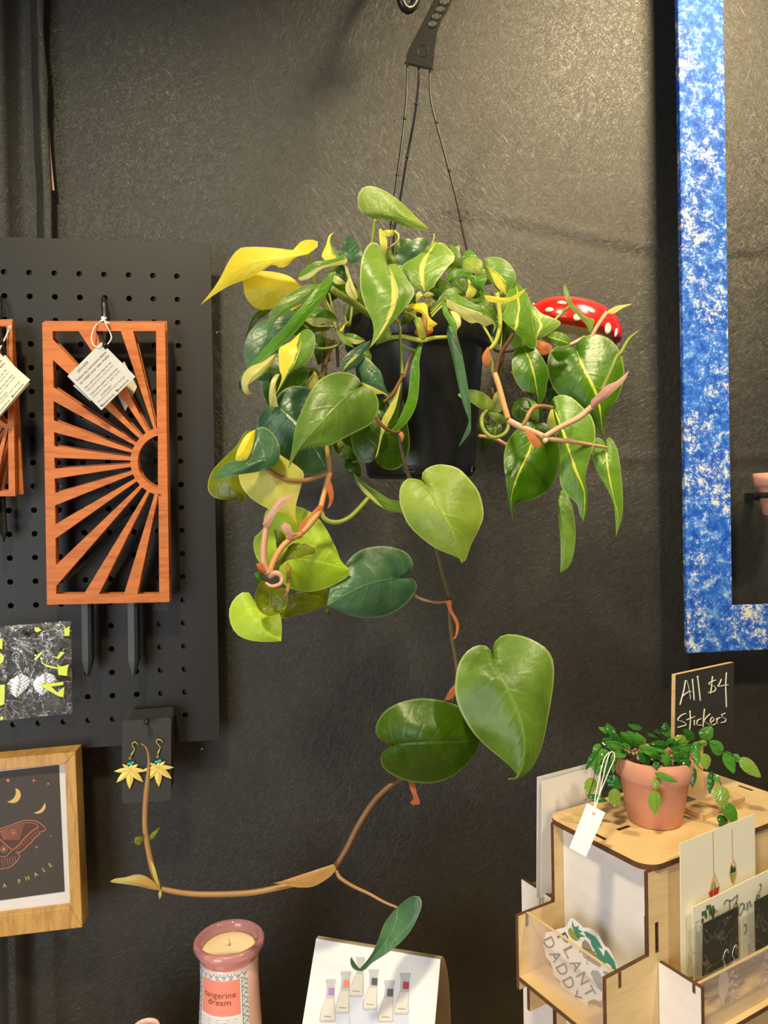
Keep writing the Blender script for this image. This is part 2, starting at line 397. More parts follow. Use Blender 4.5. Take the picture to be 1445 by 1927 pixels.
def stem(name, c, c2=None, rough=0.4):
    t = NT(name); n = t.noise(t.coord('Object'), 40, 3); col = t.mix(n, c, c2 or c)
    return t.done(t.bsdf(col, rough, 0.5))
SB = stem('brown_vine', srgb(98, 70, 44), srgb(140, 104, 66)); SG = stem('green_petiole', srgb(112, 128, 44), srgb(146, 156, 64))
SO = stem('orange_vine', srgb(206, 142, 84), srgb(214, 162, 104)); SD = stem('dark_olive_vine', srgb(66, 60, 34), srgb(92, 80, 46))
SP = stem('pinkish_vine', srgb(206, 152, 116), srgb(216, 174, 136)); SY = stem('yellow_green_petiole', srgb(168, 176, 52), srgb(190, 196, 80))
ST = stem('tan_vine', srgb(150, 112, 66), srgb(180, 136, 84)); SR = stem('dry_brown_root', srgb(92, 58, 30), srgb(126, 86, 48), 0.8)
# ------------------------------------------------------------------ the wall
def wall_y(x, z):
    """bulge of the fabric off the wall plane (toward the room = negative Y)"""
    b = 0.0
    b += 0.0016*(noise.noise(Vector((x*3, z*3, 1))) ) + 0.0007*noise.noise(Vector((x*14, z*14, 5)))
    # vertical soft fold over a post at the left
    xf = -0.292 + 0.012*(1.85-z)*-0.35
    b += 0.021*math.exp(-((x-xf)/0.013)**2)
    b += 0.006*math.exp(-((x-xf-0.034)/0.010)**2)
    # horizontal creases at the right
    for zc, amp, x0 in ((1.935 + 0.02*sin(x*9), 0.0013, 0.16), (1.655, 0.0009, 0.25)):
        f = 1/(1+math.exp(-(x-x0)/0.05)); q = (z-zc)/0.007
        b += f*amp*(math.exp(-q*q) - 0.8*math.exp(-((z-zc+0.012)/0.009)**2))
    return -b
mb = MB(); rows = []
nx, nz = 300, 260
for j in range(nz+1):
    z = 0.72 + 1.86*j/nz
    rows.append([(-0.95+2.15*i/nx, wall_y(-0.95+2.15*i/nx, z), z) for i in range(nx+1)])
mb.grid(rows, True)
# thickness behind the cloth: the boarded wall it is stapled to
wb = mb.build('wall_back', M_FAB); wb['kind'] = 'structure'
mb = MB(); mb.box((-1.0, 0.02, 0.0), (2.3, 0, 0), (0, 0.06, 0), (0, 0, 2.8))
tag(mb.build('wall_boarding', plain('dark_wall_board', (0.03, 0.027, 0.024, 1), 0.8)), kind='structure')
mb = MB(); mb.box((-1.6, -2.6, -0.02), (3.4, 0, 0), (0, 2.7, 0), (0, 0, 0.02))
tag(mb.build('floor', plain('grey_floor', (0.16, 0.14, 0.12, 1), 0.6)), kind='structure')
mb = MB(); mb.box((-1.6, -2.6, 2.8), (3.4, 0, 0), (0, 2.7, 0), (0, 0, 0.05))
tag(mb.build('ceiling', plain('dark_ceiling', (0.10, 0.09, 0.08, 1), 0.8)), kind='structure')
# overlapping selvedge of the cloth beside the fold
mb = MB(); n = 40; rows = []
edge = [(85, -60), (84, 0), (83, 60), (87, 110), (91, 155), (90, 200), (91, 240), (94, 300), (97, 360), (98, 420), (99, 480)]
inner = [(72, -60), (70, 0), (72, 60), (73, 120), (73, 160), (76, 205), (77, 250), (79, 300), (82, 350), (83, 420), (84, 480)]
E = crom([(x, y, 0) for x, y in edge], n); I = crom([(x, y, 0) for x, y in inner], n)
for k in range(n):
    w = 0.003*sin(k*0.5)
    rows.append([P(I[k].x-14, I[k].y, 0.012), P(I[k].x-2, I[k].y, 0.019), P(I[k].x+2, I[k].y, 0.021+w*0.3), P((E[k].x+I[k].x)/2, E[k].y, 0.019), P(E[k].x-1.5, E[k].y, 0.020), P(E[k].x, E[k].y, 0.017)])
mb.grid(rows, True)
o = mb.build('trim_1', M_FAB); o['kind'] = 'structure'
mb = MB(); q = [(92, 240), (95, 275), (98, 310), (103, 359), (97, 358), (92, 352), (91, 300)]
plate_mb(mb, q, [], wallfn(0.013), 0.001)
tag(mb.build('tape_scrap', plain('worn_pink_tape', srgb(214, 176, 150), 0.5, 0.4, var=0.6)), 'small torn scrap of pinkish tape under the cloth edge above the pegboard', 'tape')
# pins left in the cloth
for px, py, s, lab in ((380, 1409, 2.2, 'tiny white pin in the black cloth right of the hemp-leaf earring card'), (407, 626, 1.6, 'tiny white pin in the black cloth right of the pegboard, below the yellow leaf')):
    mb = MB(); c = P(px, py, 0.005); mb.tube([c+Vector((0, 0.008, 0)), c], 0.0003, 6); mb.ball(c, s*0.0006, 10)
    mb.tube([c, c+Vector((-0.003 if s > 2 else 0.004, -0.0004, -0.002 if s > 2 else 0.0015))], 0.00022, 5)
    tag(mb.build('pin', M_SILV), lab, 'pin')
# ------------------------------------------------------------------ pegboard
PEG = 0.034
h0 = P(333, 520, PEG)
holes = []
x1 = P(404, 900, PEG).x; ztop = P(395, 458, PEG).z; zbot = P(414, 1392, PEG).z
for i in range(-19, 2):
    for j in range(0, 20):
        if i == 1: continue
        if i <= -14: continue
        zz = h0.z - 0.0254*j*0.993
        xx = h0.x + 0.0254*i
        holes.append(circ(xx, zz, 0.0031, n=12))
mb = MB(); plate_mb(mb, [(x1, ztop), (x1, zbot), (x1-0.40, zbot), (x1-0.40, ztop)], holes, lambda x, y, h: Vector((x, -PEG-h+0.004, y)), 0.004)
peg = thing('pegboard', 'black pegboard with rows of round holes behind the trellises', 'pegboard', (x1-0.2, -PEG+0.004, zbot))
mb.build('board', M_PEG, peg)
m = MB(); m.box((x1-0.066, -PEG+0.0045, zbot+0.045), (0.052, 0, 0), (0, 0.024, 0), (0, 0, ztop-zbot-0.10)); m.build('mount_or_light_stop_batten', M_BLK, peg)  # unseen upright, added to keep light out of the right hole column
for zz in (ztop-0.03, zbot+0.03, (ztop+zbot)/2):
    mb = MB(); mb.box((x1-0.39, -PEG+0.0045, zz-0.012), (0.38, 0, 0), (0, 0.024, 0), (0, 0, 0.024)); mb.build('mount_or_light_stop_batten', M_BLK, peg)
def peg_hook(pts, r, label, group='black hooks on the pegboard'):
    mb = MB(); mb.tube(crom(pts, 18), r, 10)
    return tag(mb.build('peg_hook', M_BLKM), label, 'hook', group)
# ------------------------------------------------------------------ trellises
def radial_voids():
    C = (311, 869); R0 = 64; out = []
    def tip(e, r=R0):
        dx, dy = e[0]-C[0], e[1]-C[1]; L = sqrt(dx*dx+dy*dy); return (C[0]+dx/L*r, C[1]+dy/L*r)
    L = lambda y: 101.5 + (y-625)*0.0138
    for a, b in ((679, 729.5), (756, 792), (814, 840), (862, 882), (901, 928), (951, 987), (1013, 1063)):
        e1, e2 = (L(a), a), (L(b), b); out.append([e1, e2, tip(e2), tip(e1)])
    out.append([(101.5, 625), (101.5, 640), tip((101.5, 640)), tip((150, 625)), (150, 625)])
    out.append([(182, 625), tip((182, 625)), tip((229, 625)), (229, 625)])
    out.append([(252, 625), tip((250, 625)), tip((288, 625), 66), (296.5, 808), (295, 625)])
    out.append([(108, 1117), (108, 1102), tip((108, 1102)), tip((160, 1117)), (160, 1117)])
    out.append([(188, 1117), tip((188, 1117)), tip((235, 1117)), (235, 1117)])
    out.append([(260, 1117), tip((262, 1117)), tip((296, 1117), 66), (299.5, 929), (301, 1117)])
    n = 22; a0 = math.acos((311-298.5)/50.5)
    s = [(C[0]-50.5*cos(t), C[1]-50.5*sin(t)) for t in [(-a0 + 2*a0*k/n) for k in range(n+1)]]
    out.append(s)
    return out
VO = radial_voids(); OUT = [(82, 609), (311.5, 609), (320, 1132), (91, 1137)]
def trellis(d, corner, scale, rot, label, th=0.0045, group='sunburst trellises', name='sunburst_trellis'):
    """corner: pixel of the bottom right corner on plane d"""
    tc_ = P(*corner, d); pc = P(320, 1132, 0.060); k = scale*(0.865-d)/0.805
    root = thing(name, label, 'trellis', (tc_.x-0.06*scale, -d, tc_.z), group)
    def fn(x, y, h):
        p = P(x, y, 0.060); vx, vz = (p.x-pc.x)*k, (p.z-pc.z)*k; c, s_ = cos(rot), sin(rot)
        return Vector((tc_.x+vx*c-vz*s_, -d-h, tc_.z+vx*s_+vz*c))
    m = MB(); plate_mb(m, OUT, VO, fn, th); m.build('sunburst_panel', M_TREL, root)
    for xa, xb in ((153, 171), (240, 258)):
        m = MB(); sec = []
        for (y, w) in ((1128, 1.0), (1200, 1.0), (1244, 1.0), (1258, 0.6), (1274, 0.05)):
            cx = (xa+xb)/2 + (y-1134)*0.012; hw = (xb-xa)/2*w
            sec.append([fn(cx-hw, y, -0.0045+0.002*(1-w)), fn(cx+hw, y, -0.0045+0.002*(1-w)), fn(cx+hw, y, -0.0001-0.001*(1-w)), fn(cx+hw*0.35, y, 0.0012*w), fn(cx-hw, y, -0.0001)])
        m.grid(sec, False, True, False); m.build('stake', M_STK, root)
    return root
trellis(0.0640, (320, 1132), 1.0, 0.0, 'reddish wooden sunburst trellis with a white tag over its top, frontmost of the centre pair')
trellis(0.0530, (323.5, 1129), 1.0, 0.0, 'reddish sunburst trellis hung directly behind the front one of the centre pair')
trellis(0.0640, (31.5, 934), 0.61, 0.0, 'small sunburst trellis cut off by the left photo edge, front of its pair')
trellis(0.0530, (47, 930), 0.61, radians(2.4), 'small sunburst trellis at the left photo edge, slightly turned behind its twin')
peg_hook([P(195, 562, 0.030), P(195, 566, 0.044), P(196, 585, 0.046), P(196, 600, 0.048), P(190, 618, 0.052), P(189, 626, 0.062), P(191, 640, 0.072), P(196, 650, 0.085), P(200, 652, 0.088)], 0.0026, 'black hook holding the centre pair of sunburst trellises')
peg_hook([P(-2, 560, 0.030), P(-2, 566, 0.044), P(-2, 600, 0.048), P(-6, 626, 0.062), P(2, 640, 0.072), P(4, 648, 0.085)], 0.0026, 'black hook holding the left pair of trellises at the photo edge')
# ------------------------------------------------------------------ hang tags with printed instructions
LINES = [('LEAF & NODE', 0.10, 0.085, 0.44, 0), ('Follow the instructions below', 0.095, 0.20, 0.5, 0), ('to install your new trellis:', 0.095, 0.29, 0.5, 0),
         ('Use a nail to create holes for the', 0.062, 0.42, 0.5, 0), ('stakes (avoid stones, concrete, etc.)', 0.062, 0.49, 0.5, 1),
         ('Insert stakes gently into the holes', 0.062, 0.60, 0.5, 0), ('(ensure it has a tight hold)', 0.062, 0.67, 0.5, 1),
         ('Leave a bit of black coating above', 0.062, 0.76, 0.5, 0), ('the soil to prevent water damage.', 0.062, 0.82, 0.5, 1), ('@leafandnode    @leafandnode', 0.055, 0.93, 0.5, 0)]
def quad_tag(c4, d, label, text=True, name='instruction_tag', group='trellis instruction tags', mat=None, hole=True, th=0.0006, rnd=0.0):
    """c4: pixels of top-left, top-right, bottom-right, bottom-left of the card as one reads it"""
    root = thing(name, label, 'tag', P(*c4[2], d), group)
    w = [P(x, y, d) for x, y in c4]
    def at(u, v, h=0):
        p = w[0].lerp(w[1], u).lerp(w[3].lerp(w[2], u), v); return Vector((p.x, p.y-h, p.z))
    m = MB(); hl = [circ(0.93, 0.07, 0.018, n=12)] if hole else []
    plate_mb(m, [(0, 0), (1, 0), (1, 1), (0, 1)], hl, lambda x, y, h: at(x, y, h), th); m.build('card', mat or M_PAP, root)
    if text:
        m = MB(); m2 = MB()
        for s, sz, v0, cx, g in LINES:
            tgt = m2 if g else m
            ww = 0.86 if sz > 0.09 and s[0] != 'L' else (0.30 if s[0] == 'L' else 0.78)
            # measure then fit to the line width
            k0 = len(tgt.v); text_mb(tgt, s, (0, 0, 0), (1, 0, 0), (0, 1, 0), 1.0)
            xs = [p.x for p in tgt.v[k0:]]; x0, x1_ = min(xs), max(xs); k = ww/(x1_-x0)
            hh = 0.075 if sz > 0.09 else 0.055
            for i in range(k0, len(tgt.v)):
                p = tgt.v[i]; tgt.v[i] = at(0.07+(p.x-x0)*k + (0.0 if s[0] != 'L' else 0.14), v0+0.03-p.y*hh, th+0.0003)
        m.build('lettering', M_INK, root); m2.build('fine_lettering', M_INKL, root)
        m = MB()
        for u in (0.05, 0.50):
            m.hexa([at(u, 0.945, th+0.0001), at(u+0.03, 0.945, th+0.0001), at(u+0.03, 0.915, th+0.0001), at(u, 0.915, th+0.0001)]+[at(u, 0.945, th+0.0003), at(u+0.03, 0.945, th+0.0003), at(u+0.03, 0.915, th+0.0003), at(u, 0.915, th+0.0003)])
        m.build('printed_icons', M_INK, root)
    return root, at
# front tag (the reader's top edge runs from the left corner up to the right)
t1, _ = quad_tag([(127, 708), (191, 644), (255, 709), (191, 772)], 0.086, 'white instruction tag on string over the front of the centre trellis')
m = MB(); s = crom([P(188, 655, 0.087), P(177, 650, 0.086), P(172, 636, 0.080), P(178, 616, 0.074), P(194, 600, 0.056)], 24); m.tube(s, 0.0007, 6)
m.tube(crom([P(188, 655, 0.085), P(200, 650, 0.080), P(209, 638, 0.076), P(208, 628, 0.07), P(200, 612, 0.072), P(195, 600, 0.056)], 24), 0.0007, 6)
m.tube(crom([P(194, 600, 0.058), P(190, 607, 0.06), P(199, 598, 0.06), P(197, 604, 0.056), P(204, 608, 0.074)], 16), 0.0011, 6); m.ball(P(194, 599, 0.059), 0.0022)
m.build('tag_string', M_STR, t1)
quad_tag([(138, 726), (206, 662), (238, 690), (170, 755)], 0.0835, 'second white card peeping out behind the centre instruction tag', text=False, hole=False)
g, _ = quad_tag([(206, 712), (234, 680), (258, 728), (236, 774)], 0.0600, 'dim cream tag seen through the slats behind the centre trellis', text=False, hole=False, mat=M_CREAM)
# left tag
t2, _ = quad_tag([(-66, 732), (-5, 661), (57, 715), (-4, 786)], 0.086, 'cream instruction tag on string cut off by the left photo edge', mat=M_CREAM)
m = MB(); m.tube(crom([P(-8, 672, 0.087), P(2, 652, 0.085), P(10, 636, 0.075), P(21, 611, 0.064)], 20), 0.0008, 6)
m.tube(crom([P(21, 611, 0.064), P(12, 614, 0.066), P(4, 611, 0.064), P(-6, 616, 0.06)], 14), 0.0008, 6); m.tube([P(20, 609, 0.062), P(19, 618, 0.07)], 0.0018, 6); m.build('tag_string', M_STR, t2)
quad_tag([(-52, 736), (10, 668), (56, 722), (-6, 792)], 0.0835, 'second cream card peeping out behind the left instruction tag', text=False, hole=False, mat=M_CREAM)
# ------------------------------------------------------------------ blue frame
fb = 0.042; FT = 0.009
xa, xb = P(1294, 1230, fb).x, P(1378, 1140, fb).x
za, zb_ = P(1295, 1230, fb).z, P(1378, 1140, fb).z
xa = (xa + P(1275, 0, fb).x)/2; xb = (xb+P(1363, 0, fb).x)/2
W = 0.62; H = 0.98
root = thing('picture_frame', 'large empty blue frame sponged with white paint on the black wall', 'frame', (xa+W/2, -fb, za))
bw = xb-xa
def bar(pts, name='frame_bar'):
    m = MB(); c = [Vector((x, -fb+FT-0.001, z)) for x, z in pts] + [Vector((x, -fb, z)) for x, z in pts]
    m.hexa(c); o = m.build(name, M_BLUE, root)
    bv = o.modifiers.new('b', 'BEVEL'); bv.width = 0.0015; bv.segments = 2
    return o
g = 0.0002
bar([(xa, za), (xb-g, zb_+g), (xb-g, za+H-bw), (xa, za+H)])
bar([(xa+g, za), (xa+W, za), (xa+W-bw, zb_), (xb, zb_)])
bar([(xa+W, za), (xa+W, za+H), (xa+W-bw, za+H-bw), (xa+W-bw, zb_)])
m = MB()
for xx in (xa+0.10, xa+W-0.14): m.box((xx, -fb+FT-0.0012, za+H-bw*0.8), (0.04, 0, 0), (0, fb-FT+0.001, 0), (0, 0, 0.03))
m.build('hanging_cleat', M_BLK, root)
bar([(xa, za+H), (xb, za+H-bw), (xa+W-bw, za+H-bw), (xa+W, za+H)])
# ------------------------------------------------------------------ wall pot at the right edge
wc = P(1470, 890, 0.062); root = thing('wall_pot', 'small terracotta pot in a black ring on the wall at the right photo edge', 'pot', (wc.x, wc.y, wc.z-0.048))
m = MB(); r = 0.030
m.lathe((wc.x, wc.y, wc.z), [(r*0.55, -0.050), (r*0.66, -0.049), (r*0.86, -0.018), (r*0.88, -0.016), (r, -0.015), (r*1.02, 0), (r*0.92, 0), (r*0.88, -0.014), (r*0.5, -0.045)], 36); m.build('pot', M_TERR, root)
root = thing('ring_bracket', 'black metal ring bracket gripping the terracotta wall pot', 'bracket', (wc.x, wc.y, wc.z-0.03))
m = MB(); m.lathe((wc.x, wc.y, wc.z-0.0295), [(r*0.89, 0), (r*0.95, 0), (r*0.95, 0.0065), (r*0.89, 0.0065), (r*0.89, 0)], 36)
m.box((wc.x-0.006, wc.y+r*0.9, wc.z-0.032), (0.012, 0, 0), (0, 0.062-r*0.9+0.001, 0), (0, 0, 0.009)); m.build('ring', M_BLKM, root)
# ------------------------------------------------------------------ cellophane earring bags
def film_sheet(c4, d, bulge, nm, root, seed, crease=0.0012):
    w = [P(x, y, d) for x, y in c4]; rows = []; n = 26
    for j in range(n+1):
        v = j/n; r = []
        for i in range(n+1):
            u = i/n; p = w[0].lerp(w[1], u).lerp(w[3].lerp(w[2], u), v)
            e = min(u, 1-u, v, 1-v); k = min(1, e*7)
            q = noise.noise(Vector((u*6+seed, v*5, seed)))*1.0 + 0.6*abs(noise.noise(Vector((u*13, v*11+seed, 3))))
            wob = 0.0008*noise.noise(Vector((u*9, v*9, seed+7)))
            r.append(Vector((p.x + wob, p.y - bulge*k - crease*q*(0.4+k), p.z + wob)))
        rows.append(r)
    m = MB(); m.grid(rows, True); return m.build(nm, M_FILM, root)
bag = thing('cellophane_bag', 'clear cellophane bag holding silver leaf earrings, hung on the pegboard', 'bag', P(70, 1352, 0.05), 'cellophane earring bags')
film_sheet([(8, 1178), (134, 1168), (136, 1342), (10, 1356)], 0.060, 0.004, 'front_film', bag, 1.0)
film_sheet([(8, 1178), (134, 1168), (136, 1342), (10, 1356)], 0.056, 0.0, 'back_film', bag, 4.0)
bag2 = thing('cellophane_bag', 'clear cellophane bag showing only a sliver at the left photo edge', 'bag', P(-50, 1358, 0.05), 'cellophane earring bags')
film_sheet([(-110, 1188), (12, 1179), (14, 1354), (-106, 1366)], 0.064, 0.004, 'front_film', bag2, 9.0)
film_sheet([(-110, 1188), (12, 1179), (14, 1354), (-106, 1366)], 0.060, 0.0, 'back_film', bag2, 6.0)
# yellow-green reflections of the film, painted as coloured patches
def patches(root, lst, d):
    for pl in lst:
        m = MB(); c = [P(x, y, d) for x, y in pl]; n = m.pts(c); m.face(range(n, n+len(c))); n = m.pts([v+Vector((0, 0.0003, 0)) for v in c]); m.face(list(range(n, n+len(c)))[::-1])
        m.build('film_reflection', M_FILMREFL, root)
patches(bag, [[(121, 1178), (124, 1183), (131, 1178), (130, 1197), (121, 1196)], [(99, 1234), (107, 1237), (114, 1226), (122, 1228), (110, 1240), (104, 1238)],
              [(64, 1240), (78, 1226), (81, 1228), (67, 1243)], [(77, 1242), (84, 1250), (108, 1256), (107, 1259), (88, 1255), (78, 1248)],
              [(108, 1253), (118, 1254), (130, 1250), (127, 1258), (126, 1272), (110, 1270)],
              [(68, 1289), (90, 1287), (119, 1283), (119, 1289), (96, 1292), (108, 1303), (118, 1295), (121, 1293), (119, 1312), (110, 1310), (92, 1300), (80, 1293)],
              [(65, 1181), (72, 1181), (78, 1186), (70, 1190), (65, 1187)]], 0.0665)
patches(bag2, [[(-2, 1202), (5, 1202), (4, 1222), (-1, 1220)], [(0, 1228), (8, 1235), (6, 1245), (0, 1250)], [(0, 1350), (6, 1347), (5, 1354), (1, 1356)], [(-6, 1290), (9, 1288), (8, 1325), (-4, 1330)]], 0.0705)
# silver leaf earrings
def leaf_plate(m, base, ex, ey, L, W, pts=None, th=0.0006, veins=6):
    """serrated pointed leaf with embossed veins; base at the top, ey points to the tip"""
    ex = Vector(ex).normalized(); ey = Vector(ey).normalized(); nz = ey.cross(ex)
    prof = [(0, 0.0), (0.05, 0.32), (0.18, 0.8), (0.35, 1.0), (0.55, 0.92), (0.75, 0.6), (0.9, 0.25), (1.0, 0.0)]
    rows = []; n = 20
    for i in range(n+1):
        t = i/n; w = 0
        for a, b in zip(prof, prof[1:]):
            if a[0] <= t <= b[0]: w = a[1] + (b[1]-a[1])*(t-a[0])/(b[0]-a[0])
        ser = 1 + 0.05*(1 if i % 2 else -1)
        r = []
        for k in range(-5, 6):
            u = k/5; x = u*w*W/2*ser
            h = 0.03*W*(1 - u*u) + (0.009*W if (i + abs(k)) % 3 == 0 else 0) + (0.02*W if k == 0 else 0)
            r.append(base + ey*(t*L) + ex*x - nz*(-h))
        rows.append(r)
    m.grid(rows, False)
    m.grid([[p + nz*(-th) for p in r[::-1]] for r in rows], False)
def ear_wire(m, top, bot, d, r=0.00035, flip=1):
    """french hook: small loop at bottom, wave to the top"""
    a = P(*bot, d); b = P(*top, d); L = (b-a).length; z = (b-a)/L; x = Vector((1, 0, 0))*flip
    pts = [a, a+z*L*0.25+x*L*0.05, a+z*L*0.5+x*L*0.16, a+z*L*0.75-x*L*0.02, a+z*L*0.95-x*L*0.05, a+z*L*1.02+x*L*0.12, a+z*L*0.86+x*L*0.3, a+z*L*0.7+x*L*0.33+Vector((0, 0.002, 0))]
    m.tube(crom(pts, 30), r, 6); m.tube(crom([a+z*L*0.08, a+z*L*0.3+x*L*0.09], 4), r*1.9, 6)
def ring(m, c, R, r=0.0003, ax=(0, 1, 0)):
    ax = Vector(ax); e = ax.orthogonal().normalized(); f = ax.cross(e)
    pts = [c + (e*cos(2*pi*k/16)+f*sin(2*pi*k/16))*R for k in range(17)]
    m.tube(pts, r, 5, False)
for (bx, by, tx, ty, hx, hy, lab, fl) in ((38, 1269, 31, 1313, 33, 1232, 'silver leaf earring at the left inside the cellophane bag', -1), (86, 1266, 80, 1309, 83, 1229, 'silver leaf earring beside the yellow-green reflections inside the cellophane bag', 1)):
    dd = 0.062; b = P(bx, by, dd); t_ = P(tx, ty, dd)
    root = thing('leaf_earring', lab, 'earring', t_, 'silver leaf earrings')
    m = MB(); ey = (t_-b); leaf_plate(m, b, Vector((1, 0, 0.1)), ey, ey.length, 0.0225); m.build('leaf_pendant', M_SILV, root)
    m = MB(); ear_wire(m, (hx, hy-4), (bx, by-8), dd, 0.0004, fl); ring(m, P(bx, by-3, dd), 0.0016, 0.0004); m.build('ear_wire', M_SILV, root)
peg_hook([P(58, 1203, 0.030), P(56, 1200, 0.044), P(52, 1195, 0.058), P(45, 1189, 0.078)], 0.0021, 'short black peg poking through the top of the cellophane earring bag')
# ------------------------------------------------------------------ earring cards with hemp-leaf earrings
def rrect(x0, y0, x1, y1, r, n=5):
    out = []
    for cx, cy, a in ((x1-r, y0+r, -pi/2), (x1-r, y1-r, 0), (x0+r, y1-r, pi/2), (x0+r, y0+r, pi)):
        out += [(cx+r*cos(a+pi/2*k/n), cy+r*sin(a+pi/2*k/n)) for k in range(n+1)]
    return out
for k in range(5):
    f = k/4
    d = 0.066 - 0.0065*(4-k)*0.9
    x0 = 230+11*(1-f); x1 = 322+5*(1-f); y0 = 1349-19*(1-f); y1 = 1511-19*(1-f) if k == 4 else 1500-19*(1-f)
    lab = ('charcoal earring card carrying the gold hemp-leaf earrings, frontmost of its stack' if k == 4 else 'charcoal earring cards stacked behind the one with the gold earrings')
    m = MB()
    fn0 = wallfn(d)
    def fn(x, y, h, f=f): return fn0(x, y - (x-276)*0.075, h)
    plate_mb(m, rrect(x0, y0+4, x1, y1-2, 6), [circ(275, 1357-19*(1-f)*0.2, 3.2, n=10)], fn, 0.0005)
    tag(m.build('earring_card', M_DKC), lab, 'card', 'stacked charcoal earring cards')
m = MB(); m.tube([P(278, 1345, 0.030), P(277, 1352, 0.055), P(276, 1358, 0.076)], 0.0019, 10); m.ball(P(276, 1359, 0.077), 0.0031, 14)
tag(m.build('peg_hook', M_BLKM), 'round-ended black peg through the top of the charcoal earring cards', 'hook', 'black hooks on the pegboard')
def hemp(cx, cy, tipy, wires, lab, tilt=0.0):
    d = 0.0690; b = P(cx, cy, d); root = thing('hemp_leaf_earring', lab, 'earring', P(cx, tipy, d), 'gold hemp-leaf earrings')
    L = (P(cx, tipy, d)-b).length; m = MB()
    for ang, l, w in ((0, 1.0, 0.34), (45, 0.92, 0.29), (-45, 0.92, 0.29), (84, 0.78, 0.22), (-84, 0.78, 0.22), (125, 0.46, 0.17), (-125, 0.46, 0.17), (165, 0.3, 0.13)):
        a = radians(ang)+tilt; ey = Vector((sin(a), 0, -cos(a))); ex = Vector((cos(a), 0, sin(a)))
        leaf_plate(m, b+ey*0.0002-Vector((0, 0.0002*abs(ang)/40, 0)), ex, ey, L*l*(0.95), L*w, th=0.0005)
    m.build('hemp_leaf_pendant', M_GOLD, root)
    m = MB(); ear_wire(m, wires[0], wires[1], d, 0.00042, 1); ring(m, P(cx-0.5, wires[1][1]+3, d), 0.0012, 0.0003, (0.5, 0.8, 0)); ring(m, P(cx, cy-4, d), 0.0012, 0.0003, (0.3, 0.9, 0)); m.build('ear_wire', M_GOLD, root)
    m = MB(); c = P(cx+0.5, cy-11, d+0.0006)
    for k in range(3):
        rr = [random.uniform(0.7, 1.2) for _ in range(8)]
        o = c + Vector(((k-1)*0.0017, 0, (k-1)*0.0004*(-1)**k)); n = m.pts([o+Vector((0.0022*rr[i]*cos(i*pi/4), 0, 0.0016*rr[i]*sin(i*pi/4))) for i in range(8)]+[o+Vector((0, -0.0016, 0)), o+Vector((0, 0.0014, 0))])
        for i in range(8): m.face((n+i, n+(i+1) % 8, n+8)); m.face((n+(i+1) % 8, n+i, n+9))
    m.build('turquoise_bead', M_TURQ, root)
hemp(245, 1448, 1487, ((251, 1397), (246, 1424)), 'gold hemp-leaf earring with turquoise bead, left of the vine tip', radians(-3))
hemp(297, 1444, 1483, ((296, 1392), (297, 1421)), 'gold hemp-leaf earring with turquoise bead, right of the vine tip', radians(2))
# ------------------------------------------------------------------ framed moth print
def fit_plane_frame():
    # the frame leans: its picture plane passes through these pixels/distances
    return [P(-130, 1415, 0.075), P(142, 1414, 0.058), P(154, 1748, 0.058), P(-130, 1768, 0.075)]
# front face corners (right side) and outward slant of the lower right corner
D0 = 0.060
def FP(x, y, h=0.0):
    p = P(x, y, D0); return Vector((p.x, p.y-h, p.z))
root = thing('framed_print', 'golden wooden picture frame with a moth and moon print, cut off by the left edge', 'picture', FP(20, 1755))
m = MB(); th = 0.026
# right rail, top rail, bottom rail as bars with bevelled look, mitred
def rail(f_out0, f_out1, f_in1, f_in0, name='frame_rail'):
    m = MB(); pr = [FP(*q) for q in (f_out0, f_out1, f_in1, f_in0)]
    m.hexa([p+Vector((0, th, 0)) for p in pr]+pr); o = m.build(name, M_OAK, root)
    b = o.modifiers.new('b', 'BEVEL'); b.width = 0.0008; b.segments = 2
OTR, OBR = (141.5, 1415), (155, 1745.5)
OTL, OBL = (-190, 1446), (-181, 1786)
ITR, IBR = (121.5, 1438.5), (132, 1707.5)
ITL, IBL = (-166, 1465), (-160, 1742)
rail(OTR, OBR, IBR, ITR); rail(OTL, OTR, ITR, ITL); rail(OBR, OBL, IBL, IBR); rail(OBL, OTL, ITL, IBL)
m = MB(); m.hexa([FP(x, y, -0.012) for x, y in (ITL, ITR, IBR, IBL)]+[FP(x, y, -0.009) for x, y in (ITL, ITR, IBR, IBL)])
m.build('mat_board', plain('white_mat_board', (0.78, 0.76, 0.74, 1), 0.6, 0.3), root)
ah = -0.0088
pr4 = [(-153, 1474), (106, 1445), (117, 1685.5), (-144, 1722)]
m = MB(); m.hexa([FP(x, y, ah-0.0002) for x, y in pr4]+[FP(x, y, ah+0.0003) for x, y in pr4]); pm = m.build('print_sheet', plain('charcoal_print_ground', (0.070, 0.058, 0.048, 1), 0.55, 0.35), root)
ah = -0.0083
def ribbon(m, pts, w, d_fn, n=None, closed=False):
    n = n or max(6, len(pts)*5); c = crom([(x, y, 0) for x, y in pts], n)
    rows = []
    for i, p in enumerate(c):
        t = c[min(i+1, n-1)]-c[max(i-1, 0)]; t.normalize(); q = Vector((-t.y, t.x, 0))*w*0.5
        rows.append([d_fn(p.x-q.x, p.y-q.y), d_fn(p.x+q.x, p.y+q.y)])
    m.grid(rows, False, False, False)
dfn = lambda x, y: FP(x, y, ah)
def poly(m, pts, fn=None):
    n = m.pts([(fn or dfn)(x, y) for x, y in pts]); m.face(range(n, n+len(pts)))
